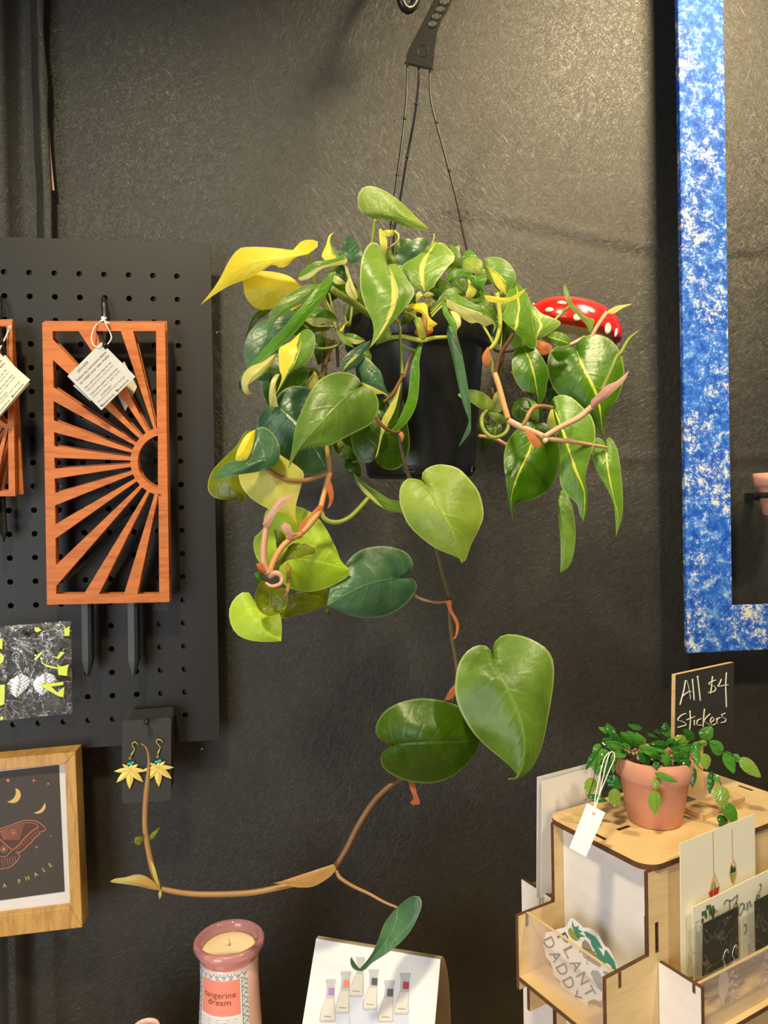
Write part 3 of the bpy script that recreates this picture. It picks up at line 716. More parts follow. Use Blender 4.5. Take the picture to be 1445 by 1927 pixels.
def crescent(m, cx, cy, r, rot, k=0.45, fn=None):
    a = [(cx+r*cos(rot+t), cy+r*sin(rot+t)) for t in [-1.75+3.5*i/18 for i in range(19)]]
    ox, oy = cx-r*k*cos(rot), cy-r*k*sin(rot)
    e0 = a[0]; rr = sqrt((e0[0]-ox)**2+(e0[1]-oy)**2)
    a0 = atan2(a[0][1]-oy, a[0][0]-ox); a1 = atan2(a[-1][1]-oy, a[-1][0]-ox)
    while a1 < a0: a1 += 2*pi
    b = [(ox+rr*cos(a0+(a1-a0)*i/18), oy+rr*sin(a0+(a1-a0)*i/18)) for i in range(19)]
    return a, b
m = MB()
for pts_o, pts_i in (([(23.5, 1488.5), (31, 1493), (34, 1502), (30, 1512), (22, 1517), (12, 1516.5), (7, 1514)], [(23.5, 1488.5), (24.5, 1495), (23.5, 1502), (20, 1508), (15, 1512), (10, 1514), (7, 1514)]),
                     ([(79, 1516.5), (81, 1521), (80, 1528), (75, 1534), (68, 1537), (62, 1537), (58.5, 1536)], [(79, 1516.5), (77.5, 1521), (75, 1525), (71, 1530), (67, 1532.5), (63, 1534.5), (58.5, 1536)])):
    A_ = crom([(x, y, 0) for x, y in pts_o], 20); B_ = crom([(x, y, 0) for x, y in pts_i], 20)
    m.grid([[dfn(a.x, a.y), dfn(b.x, b.y)] for a, b in zip(A_, B_)], False, False, False)
m.build('printed_moons', M_GPR, root)
m = MB()
for cx, cy, r in ((9.5, 1474, 3.2), (86, 1480.5, 1.9), (90.5, 1580, 1.3)): poly(m, circ(cx, cy, r, n=12))
for cx, cy, r in ((58.5, 1474.5, 6), (64, 1601, 4.8)):
    poly(m, [(cx+(r if k % 2 == 0 else r*0.2)*cos(k*pi/4), cy+(r if k % 2 == 0 else r*0.2)*sin(k*pi/4)) for k in range(8)])
# moth wing (right fore wing and hind wing)
wing = [(-10, 1568), (10, 1561), (35, 1552), (50, 1550), (64, 1552), (76, 1560), (81, 1567), (78, 1570), (70, 1573), (66, 1580), (60, 1584), (54, 1592), (48, 1597), (42, 1603), (35, 1609), (27, 1611), (18, 1607)]
ribbon(m, wing, 1.4, dfn, 90)
ribbon(m, [(18, 1607), (30, 1597), (40, 1585), (55, 1571), (67, 1563)], 1.6, dfn)
ribbon(m, [(-8, 1572), (15, 1563), (40, 1555), (60, 1556), (68, 1562)], 0.9, dfn)
ribbon(m, [(-10, 1582), (5, 1596), (18, 1607), (31, 1615), (28, 1625), (20, 1634), (12, 1639), (0, 1642), (-10, 1642)], 1.4, dfn, 60)
ribbon(m, [(-10, 1618), (4, 1619), (12, 1612), (18, 1607)], 1.1, dfn)
for k in range(11):
    a = k/10; ribbon(m, [(-6+a*6, 1572+a*14), (14+a*8, 1566+a*20), (40-a*8, 1558+a*28)], 0.55, dfn, 12)
for k in range(9):
    a = k/8; x0, y0 = 26+a*38, 1600-a*33; ribbon(m, [(x0, y0), (x0+3+4*a, y0+6+4*a)], 0.6, dfn, 4)
for k in range(6):
    a = k/5; ribbon(m, [(-2+a*24, 1622-a*4), (0+a*24, 1640-a*10)], 0.7, dfn, 4)
ribbon(m, [(a_[0], a_[1]) for a_ in circ(20.5, 1573, 5.2, n=14)]+[(25.7, 1573)], 0.9, dfn, 30); poly(m, circ(20.5, 1573, 3, n=12))
ribbon(m, [(a_[0], a_[1]) for a_ in circ(1.5, 1605, 6, n=14)]+[(7.5, 1605)], 0.9, dfn, 30); poly(m, circ(1.5, 1605, 3.4, n=12))
m.build('printed_moth', M_COP, root)
m = MB(); plate_mb(m, [(-10, 1568), (35, 1553), (64, 1553), (79, 1566), (66, 1580), (48, 1597), (28, 1610), (18, 1607), (-10, 1600)], [], lambda x, y, h: FP(x, y, ah-0.00015+h), 0.00005)
m.build('printed_wing_fill', plain('dark_rose_print', (0.11, 0.055, 0.042, 1), 0.6, 0.3), root)
m = MB()
for ch, x, y, a in (("A", 3, 1674, 10), ("P", 31, 1666, 15), ("H", 46.5, 1660, 19), ("A", 62.5, 1653, 23), ("S", 77, 1644.5, 26), ("E", 90, 1635, 30)):
    a = radians(a)
    k0 = len(m.v); text_mb(m, ch, (0, 0, 0), (1, 0, 0), (0, 1, 0), 11.5, 'CENTER')
    for i in range(k0, len(m.v)):
        p = m.v[i]; m.v[i] = dfn(x+p.x*cos(a)-(p.y-4)*sin(a), y-p.x*sin(a)-(p.y-4)*cos(a))
m.build('printed_lettering', M_GPR, root)
# ------------------------------------------------------------------ table and riser below the frame
TZ = CAM.z-0.66; RZ = CAM.z-0.525
C2 = lambda x, dep, z: Vector((CAM.x, CAM.y, 0)) + _R*x + Vector((_F.x, _F.y, 0)).normalized()*dep + Vector((0, 0, z))
tb = thing('display_table', 'pale wooden table standing below the displays against the wall', 'table', (0.15, -0.35, 0))
m = MB(); m.box((-0.6, -0.72, TZ-0.03), (1.5, 0, 0), (0, 0.70, 0), (0, 0, 0.03)); m.build('tabletop', M_RAW, tb)
for x in (-0.55, 0.83):
    for y in (-0.68, -0.08):
        m = MB(); m.box((x, y, 0), (0.04, 0, 0), (0, 0.04, 0), (0, 0, TZ-0.03)); m.build('leg', M_BLK, tb)
m = MB(); m.box(C2(-0.30, 0.52, TZ), _R*0.37, Vector((_F.x, _F.y, 0)).normalized()*0.225, (0, 0, RZ-TZ))
tag(m.build('display_riser', M_RAW), 'low pale riser box on the table under the candle and the tent card', 'riser')
# ------------------------------------------------------------------ pink candle
def pink_glass(nm, col, rough=0.02):
    t = NT(nm); b = t.bsdf(col, rough, 0.5, trans=1.0, ior=1.45); return t.done(b)
def _pg():
    t = NT('pink_glass'); b = t.bsdf(srgb(255, 214, 222), 0.02, 0.5, trans=1.0, ior=1.45); d = t.bsdf(srgb(255, 190, 200), 0.15, 0.5, coat=1.0)
    mx = t.n('ShaderNodeMixShader'); mx.inputs[0].default_value = 0.30; t.l(b.outputs[0], mx.inputs[1]); t.l(d.outputs[0], mx.inputs[2]); return t.done(mx)
M_PG = _pg()
M_WAX = plain('cream_wax', srgb(250, 230, 188), 0.45, 0.4)
M_PB = plain('pink_frosted_glass_body', srgb(252, 206, 194), 0.25, 0.5, coat=0.6)
cc = PD(431, 1763, 0.70)
root = thing('candle_jar', 'pink glass candle jar labelled tangerine dream, filled with cream wax', 'candle', (cc.x, cc.y, RZ))
fw = (Vector((CAM.x, CAM.y, 0)) - Vector((cc.x, cc.y, 0))).normalized()      # toward the viewer
sx = Vector((-fw.y, fw.x, 0))
def cyl(th, h, r): return Vector((cc.x, cc.y, cc.z+h)) + (fw*cos(th) + sx*sin(th))*r
Hb = cc.z-RZ
m = MB(); m.lathe((cc.x, cc.y, cc.z), [(0.0269, -0.0165), (0.0272, -0.0155), (0.0290, -0.0125), (0.0318, -0.0085), (0.0332, -0.0050), (0.0326, -0.0018), (0.0305, 0.0), (0.0282, -0.0004), (0.0266, -0.0022), (0.0258, -0.006), (0.0250, -0.012), (0.0247, -0.0165)], 56)
m.build('glass_rim', M_PG, root)
m = MB(); m.lathe((cc.x, cc.y, cc.z), [(0.0, -Hb), (0.030, -Hb+0.0005), (0.0305, -Hb+0.004), (0.0292, -0.085), (0.0278, -0.060), (0.0270, -0.040), (0.0268, -0.0165), (0.0262, -0.0150), (0.0248, -0.0150)], 56)
m.build('glass_body', M_PB, root)
m = MB(); m.lathe((cc.x, cc.y, cc.z), [(0.0247, -0.030), (0.0249, -0.0100), (0.0240, -0.0092), (0.012, -0.0094), (0.003, -0.0090), (0.0, -0.0088)], 48)
m.build('wax', M_WAX, root)
wk = Vector((cc.x, cc.y, cc.z-0.009)); m = MB(); m.tube([wk, wk+Vector((0.0003, 0, 0.004)), wk+Vector((-0.0002, 0, 0.0075))], 0.0006, 8)
m.build('wick', plain('cotton_wick', (0.55, 0.48, 0.36, 1), 0.9), root)
def cpatch(nm, a0, a1, h0, h1, r, mat, par):
    def rr(h): return r + (0 if h > -0.04 else (-0.04-h)*0.055)
    m = MB(); m.grid([[cyl(a0+(a1-a0)*i/40, h1+(h0-h1)*j/30, rr(h1+(h0-h1)*j/30)) for i in range(41)] for j in range(31)], True)
    return m.build(nm, mat, par)
rr_ = lambda h: 0.0270 + (0 if h > -0.04 else (-0.04-h)*0.055)
lab = cpatch('label', radians(-88), radians(38), -0.090, -0.0185, 0.02712, M_WHT, root)
cpatch('label_panel', radians(-63), radians(19), -0.0565, -0.0250, 0.02732, plain('coral_label_panel', srgb(240, 146, 128), 0.5), lab)
LETB = plain('brown_label_ink', srgb(150, 82, 40), 0.5)
m = MB()
for s, h, w_ in (('tangerine', -0.0405, 66), ('dream', -0.0468, 46)):
    k0 = len(m.v); text_mb(m, s, (0, 0, 0), (1, 0, 0), (0, 1, 0), 1.0); xs = [p.x for p in m.v[k0:]]; x0, x1_ = min(xs), max(xs)
    for i in range(k0, len(m.v)):
        p = m.v[i]; m.v[i] = cyl(radians(-22-w_/2+(p.x-x0)/(x1_-x0)*w_), h+p.y*0.0078, rr_(h)+0.00055)
m.build('label_lettering', LETB, lab)
# geometric border lines of the label
m = MB(); rnd = random.Random(3)
def cline(m, a0, h0, a1, h1, w=0.00018):
    pts = [cyl(radians(a0+(a1-a0)*i/4), h0+(h1-h0)*i/4, rr_(h0+(h1-h0)*i/4)+0.0004) for i in range(5)]; m.tube(pts, w, 4, False)
for k in range(9):
    a = -86+k*13.6
    cline(m, a, -0.0190, a+6.8, -0.0240); cline(m, a+6.8, -0.0240, a+13.6, -0.0190); cline(m, a+3.4, -0.0215, a+10.2, -0.0215); cline(m, a+6.8, -0.0190, a+6.8, -0.0212)
for k in range(8):
    h = -0.0245-k*0.0085
    for a0, a1 in ((24, 36), (-86, -68)):
        cline(m, a0, h, a1, h-0.0042); cline(m, a1, h-0.0042, a0, h-0.0085); cline(m, a0, h-0.0042, (a0+a1)/2, h-0.0021); cline(m, (a0+a1)/2, h-0.0064, a1, h-0.0085)
cline(m, 23, -0.0242, 23, -0.088); cline(m, -67, -0.0242, -67, -0.088); cline(m, -67, -0.0242, 23, -0.0242)
for k in range(6): cline(m, -60, -0.0600-k*0.0022, 16-rnd.uniform(0, 16), -0.0600-k*0.0022, 0.00012)
m.build('label_pattern', plain('slate_blue_ink', (0.13, 0.17, 0.24, 1), 0.6), lab)
# ------------------------------------------------------------------ second pink jar, only its rim in view
c3 = PD(274, 1932, 0.655); root = thing('pink_jar', 'pink glass rim of a jar barely showing at the bottom photo edge', 'jar', (c3.x, c3.y, RZ))
m = MB(); m.lathe((c3.x, c3.y, c3.z), [(0.0, RZ-c3.z+0.0), (0.012, RZ-c3.z), (0.0125, -0.006), (0.0118, 0.0), (0.0102, 0.0005), (0.0098, -0.003), (0.0098, -0.02)], 32); m.build('glass_body', M_PB, root)
m = MB(); m.lathe((c3.x, c3.y, c3.z), [(0.0097, -0.012), (0.0097, -0.004), (0.0, -0.004)], 24); m.build('contents', plain('dusty_brown_wax', srgb(120, 84, 84), 0.5), root)
# ------------------------------------------------------------------ tent card with flasks
TLp = PD(595, 1766, 0.700); hh = TLp.z; TRp = PZ(829, 1805, hh)
ex_ = (TRp-TLp); wd = ex_.length; ex_.normalize(); nn = Vector((ex_.y, -ex_.x, 0))
if nn.y > 0: nn = -nn
dn = (nn*0.035 + Vector((0, 0, -0.057))).normalized()
root = thing('tent_card', 'white folded tent card printed with six glass flasks', 'card', (TLp.x+ex_.x*wd/2, TLp.y, RZ))
Lf = (hh-RZ)/(-dn.z)
m = MB(); m.hexa([TLp, TLp+ex_*wd, TLp+ex_*wd+dn*Lf, TLp+dn*Lf] + [p+nn*0.0004 for p in (TLp, TLp+ex_*wd, TLp+ex_*wd+dn*Lf, TLp+dn*Lf)])
m.build('front_panel', M_WHT, root)
prof = crom([(0, 0, 0), (0.008, 0.002, 0), (0.022, 0.018, 0), (0.033, 0.045, 0), (0.038, 0.0835, 0), (0.038, hh-RZ, 0)], 24)
m = MB(); m.grid([[TLp - nn*p.x + Vector((0, 0, -p.y)), TLp+ex_*wd - nn*p.x + Vector((0, 0, -p.y))] for p in prof], True)
m.grid([[TLp+ex_*wd - nn*(p.x-0.0004) + Vector((0, 0, -p.y)), TLp - nn*(p.x-0.0004) + Vector((0, 0, -p.y))] for p in prof], True)
m.build('back_panel', paper('tent_card_shaded', (0.86, 0.78, 0.62, 1), 0.6, 0.6), root)  # flap of the same white card, its beige shade put into the colour
nfront = ex_.cross(dn).normalized()
if nfront.y > 0: nfront = -nfront
def CP(x, y, h=0.0007): return PP(x, y, TLp + nfront*h, nfront)
def Z6(x, y): return (560+x/4.817, 1740+y/4.817)
M_FL = plain('flask_print_grey', (0.52, 0.52, 0.54, 1), 0.5); M_FL2 = plain('flask_liquid_print', (0.72, 0.68, 0.60, 1), 0.5); M_FL3 = plain('flask_base_print', (0.62, 0.66, 0.78, 1), 0.5)
FL = [  # top x, top y, neck width, shoulder y, base y, base width, label colour, base box
 (300, 495, 92, 660, 885, 150, srgb(168, 130, 190), 0), (435, 425, 92, 590, 805, 135, srgb(236, 140, 110), 1), (570, 295, 80, 440, 655, 140, None, 1),
 (690, 405, 92, 560, 775, 140, srgb(80, 84, 84), 1), (832, 505, 96, 650, 890, 150, srgb(96, 92, 92), 0), (975, 440, 98, 600, 815, 140, srgb(176, 60, 70), 1)]
for i, (cx, ty, nw, sy, by, bw_, lc, bx) in enumerate(FL):
    m = MB(); cb = cx-30 if i < 2 or i == 2 else cx-35
    if i == 2: cb = cx-40
    out = [(cx-nw/2, ty), (cx+nw/2, ty), (cx+nw/2, ty+28), (cx+nw/2-9, ty+50), (cx+nw/2-14, sy), (cb+bw_/2-4, by-70), (cb+bw_/2, by-15), (cb+bw_/2-12, by), (cb-bw_/2+12, by), (cb-bw_/2, by-15), (cb-bw_/2+8, by-80), (cx-nw/2+2, sy), (cx-nw/2+9, ty+50), (cx-nw/2, ty+28)]
    plate_mb(m, [Z6(*q) for q in out], [], lambda x, y, h: CP(x, y, 0.0006+h), 0.0001)
    fl = m.build('printed_flask', M_FL, root)
    m = MB(); liq = [(cx-nw/2+4, sy+10), (cx+nw/2-16, sy+10), (cb+bw_/2-14, by-75), (cb+bw_/2-12, by-18), (cb-bw_/2+12, by-18), (cb-bw_/2+18, by-85)]
    plate_mb(m, [Z6(*q) for q in liq], [], lambda x, y, h: CP(x, y, 0.00085+h), 0.0001); m.build('printed_liquid', M_FL2, fl)
    if lc:
        q = [(cx-18, ty+78), (cx+34, ty+82), (cx+30, ty+146), (cx-22, ty+140)]
        m2 = MB(); plate_mb(m2, [Z6(*p) for p in q], [], lambda x, y, h: CP(x, y, 0.0011+h), 0.0001); m2.build('printed_label', plain('flask_label_%s' % ('violet', 'orange', '', 'charcoal', 'grey', 'crimson')[i], lc, 0.5), fl)
    if bx:
        q = [(cb-bw_/2+6, by+3), (cb+bw_/2-4, by+6), (cb+bw_/2, 925), (cb-bw_/2+4, 925)]
        m2 = MB(); plate_mb(m2, [Z6(*p) for p in q], [], lambda x, y, h: CP(x, y, 0.0006+h), 0.0001); m2.build('printed_plinth', M_FL3, fl)
    # the tiny dark line of writing on each flask
    m3 = MB()
    for k in range(5): plate_mb(m3, [Z6(cb-32+k*14, by-58+k), Z6(cb-22+k*14, by-57+k), Z6(cb-22+k*14, by-49+k), Z6(cb-32+k*14, by-50+k)], [], lambda x, y, h: CP(x, y, 0.0012+h), 0.0001)
    m3.build('printed_mark', M_INKL, fl)
# ------------------------------------------------------------------ plywood display tower
ztop_ = CAM.z-0.243
OO = PZ(1221, 1634, ztop_); EB = Vector((cos(radians(22.1)), sin(radians(22.1)), 0)); EA = Vector((-EB.y, EB.x, 0))
def T(a, b, z): return OO + EA*a + EB*b + Vector((0, 0, z))
def onA(px, py, a): return PP(px, py, T(a, 0, 0), EA)
def onB(px, py, b): return PP(px, py, T(0, b, 0), EB)
tw = thing('display_tower', 'plywood tiered display tower with clear-fronted pockets on the table', 'display stand', T(0.05, 0.09, TZ-ztop_))
BOT = TZ-ztop_
PLY = [M_PLY, M_PLYE]
def panel(name, outer, holes, fn, th, par=tw, mats=None):
    """plate whose faces are pale ply and whose cut edges are burnt brown"""
    m = MB(); plate_mb(m, outer, holes, fn, th)
    mesh_n = None
    # edge faces: those whose vertices do not all share one level
    lv = {}
    for fi, f in enumerate(m.f):
        ps = [m.v[i] for i in f]; nrm = (ps[1]-ps[0]).cross(ps[2]-ps[0])
        if nrm.length > 0: nrm.normalize()
        ref = (fn(0.01, 0, 0)-fn(0, 0, 0)).cross(fn(0, 0.01, 0)-fn(0, 0, 0)).normalized()
        m.mi[fi] = 0 if abs(nrm.dot(ref)) > 0.7 else 1
    return m.build(name, mats or PLY, par)
def hfn(z): return lambda a, b, h: T(a, b, z-0.0+h)
def fA(a0): return lambda b, z, h: T(a0-h, b, z)
def fB(b0): return lambda a, z, h: T(a, b0-h, z)
# top slab with finger slots
slots = []
def slot(px, py, al, w, l):
    p = PZ(px, py, ztop_)-OO; a, b = p.dot(EA), p.dot(EB)
    return [(a-l/2, b-w/2), (a+l/2, b-w/2), (a+l/2, b+w/2), (a-l/2, b+w/2)] if al == 'a' else [(a-w/2, b-l/2), (a+w/2, b-l/2), (a+w/2, b+l/2), (a-w/2, b+l/2)]
slots = [slot(1173, 1558, 'b', 0.0034, 0.013), slot(1126, 1573, 'a', 0.0034, 0.014), slot(1403, 1483, 'a', 0.003, 0.013)]
LAa = 0.100
panel('top_panel', rrect(-0.0, -0.0, LAa, 0.188, 0.013, 7), slots, hfn(-0.0040), 0.0040)
m = MB()
for s_ in slots: m.hexa([T(a, b, -0.0042) for a, b in s_]+[T(a, b, -0.0016) for a, b in s_])
m.build('slot_tenon', M_PLYE, tw)
q = [onA(x, y, 0.003) for x, y in ((1207, 1643), (1207, 1803), (1138, 1847), (1140, 1927))]
qq = [((p-OO).dot(EB), p.z-OO.z) for p in q]; zs = (qq[1][1]); bo = qq[2][0]
# near side panel (faces the viewer), step out to the pocket on its left
panel('side_panel', [(0.001, -0.0042), (0.001, zs), (bo, zs-0.002), (bo, BOT), (0.186, BOT), (0.186, -0.0042)],
      [[(0.0072, -0.0395), (0.0105, -0.0395), (0.0105, -0.0600), (0.0072, -0.0600)]], fA(0.005), 0.0032)
m = MB(); m.box(T(0.0062, 0.003, -0.066), EA*0.001, EB*0.012, (0, 0, 0.03)); m.build('slot_backing', M_PLYE, tw)
fq = [onA(x, y, LAa-0.0082) for x, y in ((1034, 1701), (975, 1724), (976, 1838))]
fq = [((p-OO).dot(EB), p.z-OO.z) for p in fq]
fl_z = fq[2][1]
panel('side_panel', [(0.001, -0.0042), (0.001, fq[0][1]), (fq[1][0], fq[1][1]), (fq[1][0], fl_z-0.010), (fq[1][0]+0.010, fl_z-0.010), (fq[1][0]+0.010, fl_z-0.03), (0.001, fl_z-0.03), (0.001, BOT), (0.186, BOT), (0.186, -0.0042)], [], fA(LAa-0.005), 0.0032)
# recessed left face panel
panel('recessed_panel', [(0.006, -0.0042), (LAa-0.0085, -0.0042), (LAa-0.0085, BOT), (0.006, BOT)], [], fB(0.0135), 0.0032,
      mats=[wood('ply_face_cool_lit', srgb(224, 216, 206)[:3], srgb(238, 232, 226)[:3], (3, 3, 8), 0.5, 0.05), M_PLYE])  # same plywood; the cool light from the left is put into a whiter colour
# back and far faces
panel('back_panel', [(0.003, -0.0042), (LAa-0.004, -0.0042), (LAa-0.004, BOT), (0.003, BOT)], [], fB(0.184), 0.0032)
# left pocket floor
panel('pocket_floor', [(0.0052, fq[1][0]), (LAa-0.0083, fq[1][0]), (LAa-0.0083, 0.0100), (0.0052, 0.0100)], [], hfn(fl_z-0.0034), 0.0034)
m = MB(); m.box(T(0.030, fq[1][0]-0.0002, fl_z-0.0032), EA*0.02, EB*0.0008, (0, 0, 0.003)); m.build('floor_tenon', M_PLYE, tw)
# acrylic pane of the left pocket
bp = fq[1][0]+0.0095
def acr_panel(pts, nrm, th=0.0020, name='acrylic_pane'):
    m = MB(); m.hexa([p for p in pts]+[p+nrm*th for p in pts]); return m.build(name, M_ACR, tw)
pzl, pzr = onB(981, 1718, bp), onB(1157, 1837, bp)
acr_panel([T(LAa-0.0085, bp, fq[1][1]+0.0005), T(0.003, bp, zs-0.0035), T(0.003, bp, fl_z-0.001), T(LAa-0.0085, bp, fl_z-0.001)], EB*-1)
for (a_, z_) in ((0.0018, zs-0.0015), (LAa-0.0083, fq[1][1])):
    m = MB(); m.box(T(a_, bp-0.0022, z_-0.010), EA*-0.0002, EB*0.0024, (0, 0, 0.010)); m.build('pane_slot', M_PLYE, tw)
# lower tier pocket below
z2 = fl_z-0.046
panel('pocket_floor', [(0.0052, -0.03), (LAa-0.0083, -0.03), (LAa-0.0083, 0.0100), (0.0052, 0.0100)], [], hfn(z2-0.05), 0.0034)
# right hand pocket
w0, w1 = onB(1225, 1802, 0.010), onB(1319, 1859, 0.010)
aw0, aw1 = (w0-OO).dot(EA), (w1-OO).dot(EA); zw0, zw1 = w0.z-OO.z, w1.z-OO.z
zr = (zw0+zw1)/2
panel('pocket_side', [(0.0015, zr), (aw1, zr), (aw1, BOT), (0.0015, BOT)], [], fB(0.0130), 0.0032,
      mats=[bpy.data.materials['ply_face_cool_lit'], M_PLYE])
zf = onA(1445, 1888, -0.03).z-OO.z
panel('pocket_floor', [(0.0015, 0.0132), (aw1, 0.0132), (aw1, 0.186), (0.0015, 0.186)], [], hfn(zf-0.0034), 0.0034)
ap = aw1+0.0062
acr_panel([T(ap, 0.0105, zr-0.001), T(ap, 0.184, zr-0.001), T(ap, 0.184, zf), T(ap, 0.0105, zf)], EA*-1)
m = MB(); m.box(T(ap-0.0020, 0.0105, zr-0.0010), EA*0.0020, EB*0.1735, (0, 0, 0.0004)); m.build('pane_edge_highlight', paper('acrylic_edge_highlight', srgb(246, 226, 180), 0.2, 0.5), tw)  # cream strip paints the highlight along the pane's top edge
m = MB(); m.hexa([T(LAa-0.0085, bp-0.002, fq[1][1]+0.0004), T(0.003, bp-0.002, zs-0.0036), T(0.003, bp, zs-0.0036), T(LAa-0.0085, bp, fq[1][1]+0.0004)]+[T(LAa-0.0085, bp-0.002, fq[1][1]+0.0008), T(0.003, bp-0.002, zs-0.0032), T(0.003, bp, zs-0.0032), T(LAa-0.0085, bp, fq[1][1]+0.0008)]); m.build('pane_edge_highlight', bpy.data.materials['acrylic_edge_highlight'], tw)
m = MB(); m.box(T(ap-0.0001, 0.0095, zr-0.0055), EA*-0.0021, EB*0.0004, (0, 0, 0.0057)); m.build('pane_slot', M_PLYE, tw)
panel('pocket_side', [(0.0015, zr), (aw1, zr), (aw1, BOT), (0.0015, BOT)], [], fB(0.186), 0.0032)
# far side pocket: pale side wing and pane seen past the left edge
fw_ = [(LAa+0.028, -0.0), (LAa-0.003, 0.0)]
s1 = onB(981, 1653, 0.001); s2 = onB(1030, 1687, 0.001)
a1_, a2_ = (s1-OO).dot(EA), (s2-OO).dot(EA); z1_, z2_ = s1.z-OO.z, s2.z-OO.z
panel('pocket_side', [(LAa-0.004, (z1_+z2_)/2), (a1_, (z1_+z2_)/2), (a1_, BOT), (LAa-0.004, BOT)], [], fB(0.0042), 0.0032, mats=[bpy.data.materials['ply_face_cool_lit'], M_PLYE])
acr_panel([T(a1_-0.008, 0.004, (z1_+z2_)/2-0.001), T(a1_-0.008, 0.184, (z1_+z2_)/2-0.001), T(a1_-0.008, 0.184, BOT*0.4), T(a1_-0.008, 0.004, BOT*0.4)], EA*-1)
# ------------------------------------------------------------------ things in the pockets
def pcard(name, label, px4, a, mat, group=None, cat='card', th=0.0005, lean=0.0):
    m = MB(); pts = [onA(x, y, a) for x, y in px4]; n_ = EA*-th
    m.hexa([p for p in pts]+[p+n_ for p in pts]); o = m.build(name, mat); return tag(o, label, cat, group)
pcard('print_backing', 'tall white card standing in the far pocket behind the tower, outermost at its left', [(1010, 1462), (1122, 1433), (1122, 1640), (1009, 1690)], LAa+0.006, M_PAP, 'white cards behind the tower')
pcard('print_backing', 'slightly shorter white card standing just in front of the outermost one behind the tower', [(1019, 1470), (1130, 1440), (1130, 1640), (1017, 1690)], LAa+0.0035, plain('off_white_card', (0.74, 0.71, 0.66, 1), 0.6), 'white cards behind the tower')
c1 = thing('greeting_card', 'cream greeting card printed with two hanging plants in the right pocket', 'card', onA(1350, 1840, -0.006))
def CA(x, y, a, h=0.0): return onA(x, y, a) - EA*h
m = MB(); px = [(1278.5, 1587), (1418.5, 1531), (1422, 1790), (1281, 1843)]; m.hexa([CA(x, y, -0.0060) for x, y in px]+[CA(x, y, -0.0060, 0.0006) for x, y in px]); m.build('card', M_CREAM, c1)
def art(par, polys, a, name, mat, h=0.0009):
    m = MB()
    for p in polys: plate_mb(m, p, [], lambda x, y, hh_: CA(x, y, a, h+hh_), 0.0001)
    return m.build(name, mat, par)
def lines(par, ls, a, name, mat, w=0.00022, h=0.0009):
    m = MB()
    for l in ls: m.tube([CA(x, y, a, h) for x, y in l], w, 5, False)
    return m.build(name, mat, par)
V = lambda x, y: (1225+x/5.25, 1560+y/5.25)
lines(c1, [[V(600, 30), V(608, 440)], [V(789, 0), V(793, 300)]], -0.006, 'printed_cord', plain('brown_print_line', (0.25, 0.15, 0.06, 1), 0.7), 0.00014)
lines(c1, [[V(608, 435), V(560, 620)], [V(608, 435), V(662, 565)], [V(608, 435), V(600, 660)], [V(795, 298), V(768, 350), V(762, 440), V(800, 530), V(828, 440), V(822, 350), V(795, 298)]], -0.006, 'printed_hanger', plain('orange_print_line', srgb(222, 150, 40), 0.6), 0.00022, 0.0011)
art(c1, [[V(556, 620), V(662, 562), V(648, 632), V(575, 668)]], -0.006, 'printed_planter', plain('red_print', srgb(190, 50, 30), 0.6), 0.0010)
art(c1, [[V(762, 438), V(830, 410), V(822, 480), V(800, 532), V(780, 500)]], -0.006, 'printed_planter', plain('light_olive_print', srgb(160, 160, 80), 0.6), 0.0010)
art(c1, [[V(770, 430), V(780, 360), V(792, 352), V(800, 395), V(812, 352), V(824, 395), V(826, 412)]], -0.006, 'printed_plant', plain('dark_green_print', srgb(46, 72, 44), 0.6), 0.0010)
art(c1, [[V(580, 600), V(592, 530), V(612, 500), V(630, 545), V(636, 572)]], -0.006, 'printed_plant', plain('sage_print', srgb(140, 160, 96), 0.6), 0.0010)
c2_ = thing('greeting_card', 'cream thank-you card with black script and a potted plant drawing', 'card', onA(1370, 1840, -0.012))
m = MB(); px = [(1302, 1707), (1470, 1624), (1474, 1780), (1304, 1845)]; m.hexa([CA(x, y, -0.0110) for x, y in px]+[CA(x, y, -0.0110, 0.0006) for x, y in px]); m.build('card', M_CREAM, c2_)
scr = [[(712, 745), (715, 715), (740, 695), (780, 700), (815, 670), (838, 655)], [(772, 698), (764, 730), (768, 782)],
       [(836, 645), (843, 660), (832, 705), (812, 750), (798, 776)], [(812, 742), (828, 720), (839, 734), (838, 768)],
       [(905, 735), (880, 730), (855, 770), (850, 830), (870, 840), (895, 790), (912, 735), (908, 775), (915, 790)],
       [(935, 725), (938, 770), (925, 790)], [(935, 760), (955, 715), (968, 712), (972, 750), (985, 750)],
       [(1060, 545), (1075, 540), (1070, 590), (1035, 650), (1020, 700)], [(1025, 690), (1045, 655), (1062, 650), (1050, 680), (1030, 690), (1060, 700), (1075, 670)],
       [(700, 860), (705, 900), (715, 930)], [(905, 950), (925, 935), (930, 985), (912, 1030)]]
m = MB()
for l in scr: m.tube([CA(p.x, p.y, -0.0110, 0.0009) for p in crom([(*V(x, y), 0) for x, y in l], len(l)*5)], 0.00028, 5, False)
m.build('script_lettering', M_INK, c2_)
pots = []
for x, y in ((545, 770), (570, 765), (600, 775), (612, 805), (570, 815), (500, 830), (530, 850), (600, 850), (497, 900), (575, 800), (525, 820), (588, 820)):
    pots.append([(V(x, y)[0]+3.1*cos(t*pi/5)*0.8, V(x, y)[1]+5*sin(t*pi/5)) for t in range(10)])
art(c2_, pots, -0.0110, 'printed_plant', plain('foliage_green_print', srgb(78, 104, 62), 0.6), 0.0009)
lines(c2_, [[V(565, 890), V(560, 850), V(575, 800)], [V(430, 915), V(432, 960)], [V(430, 915), V(470, 893)], [V(610, 810), V(650, 795), V(645, 835)]], -0.011, 'printed_drawing', M_INKL, 0.00013)
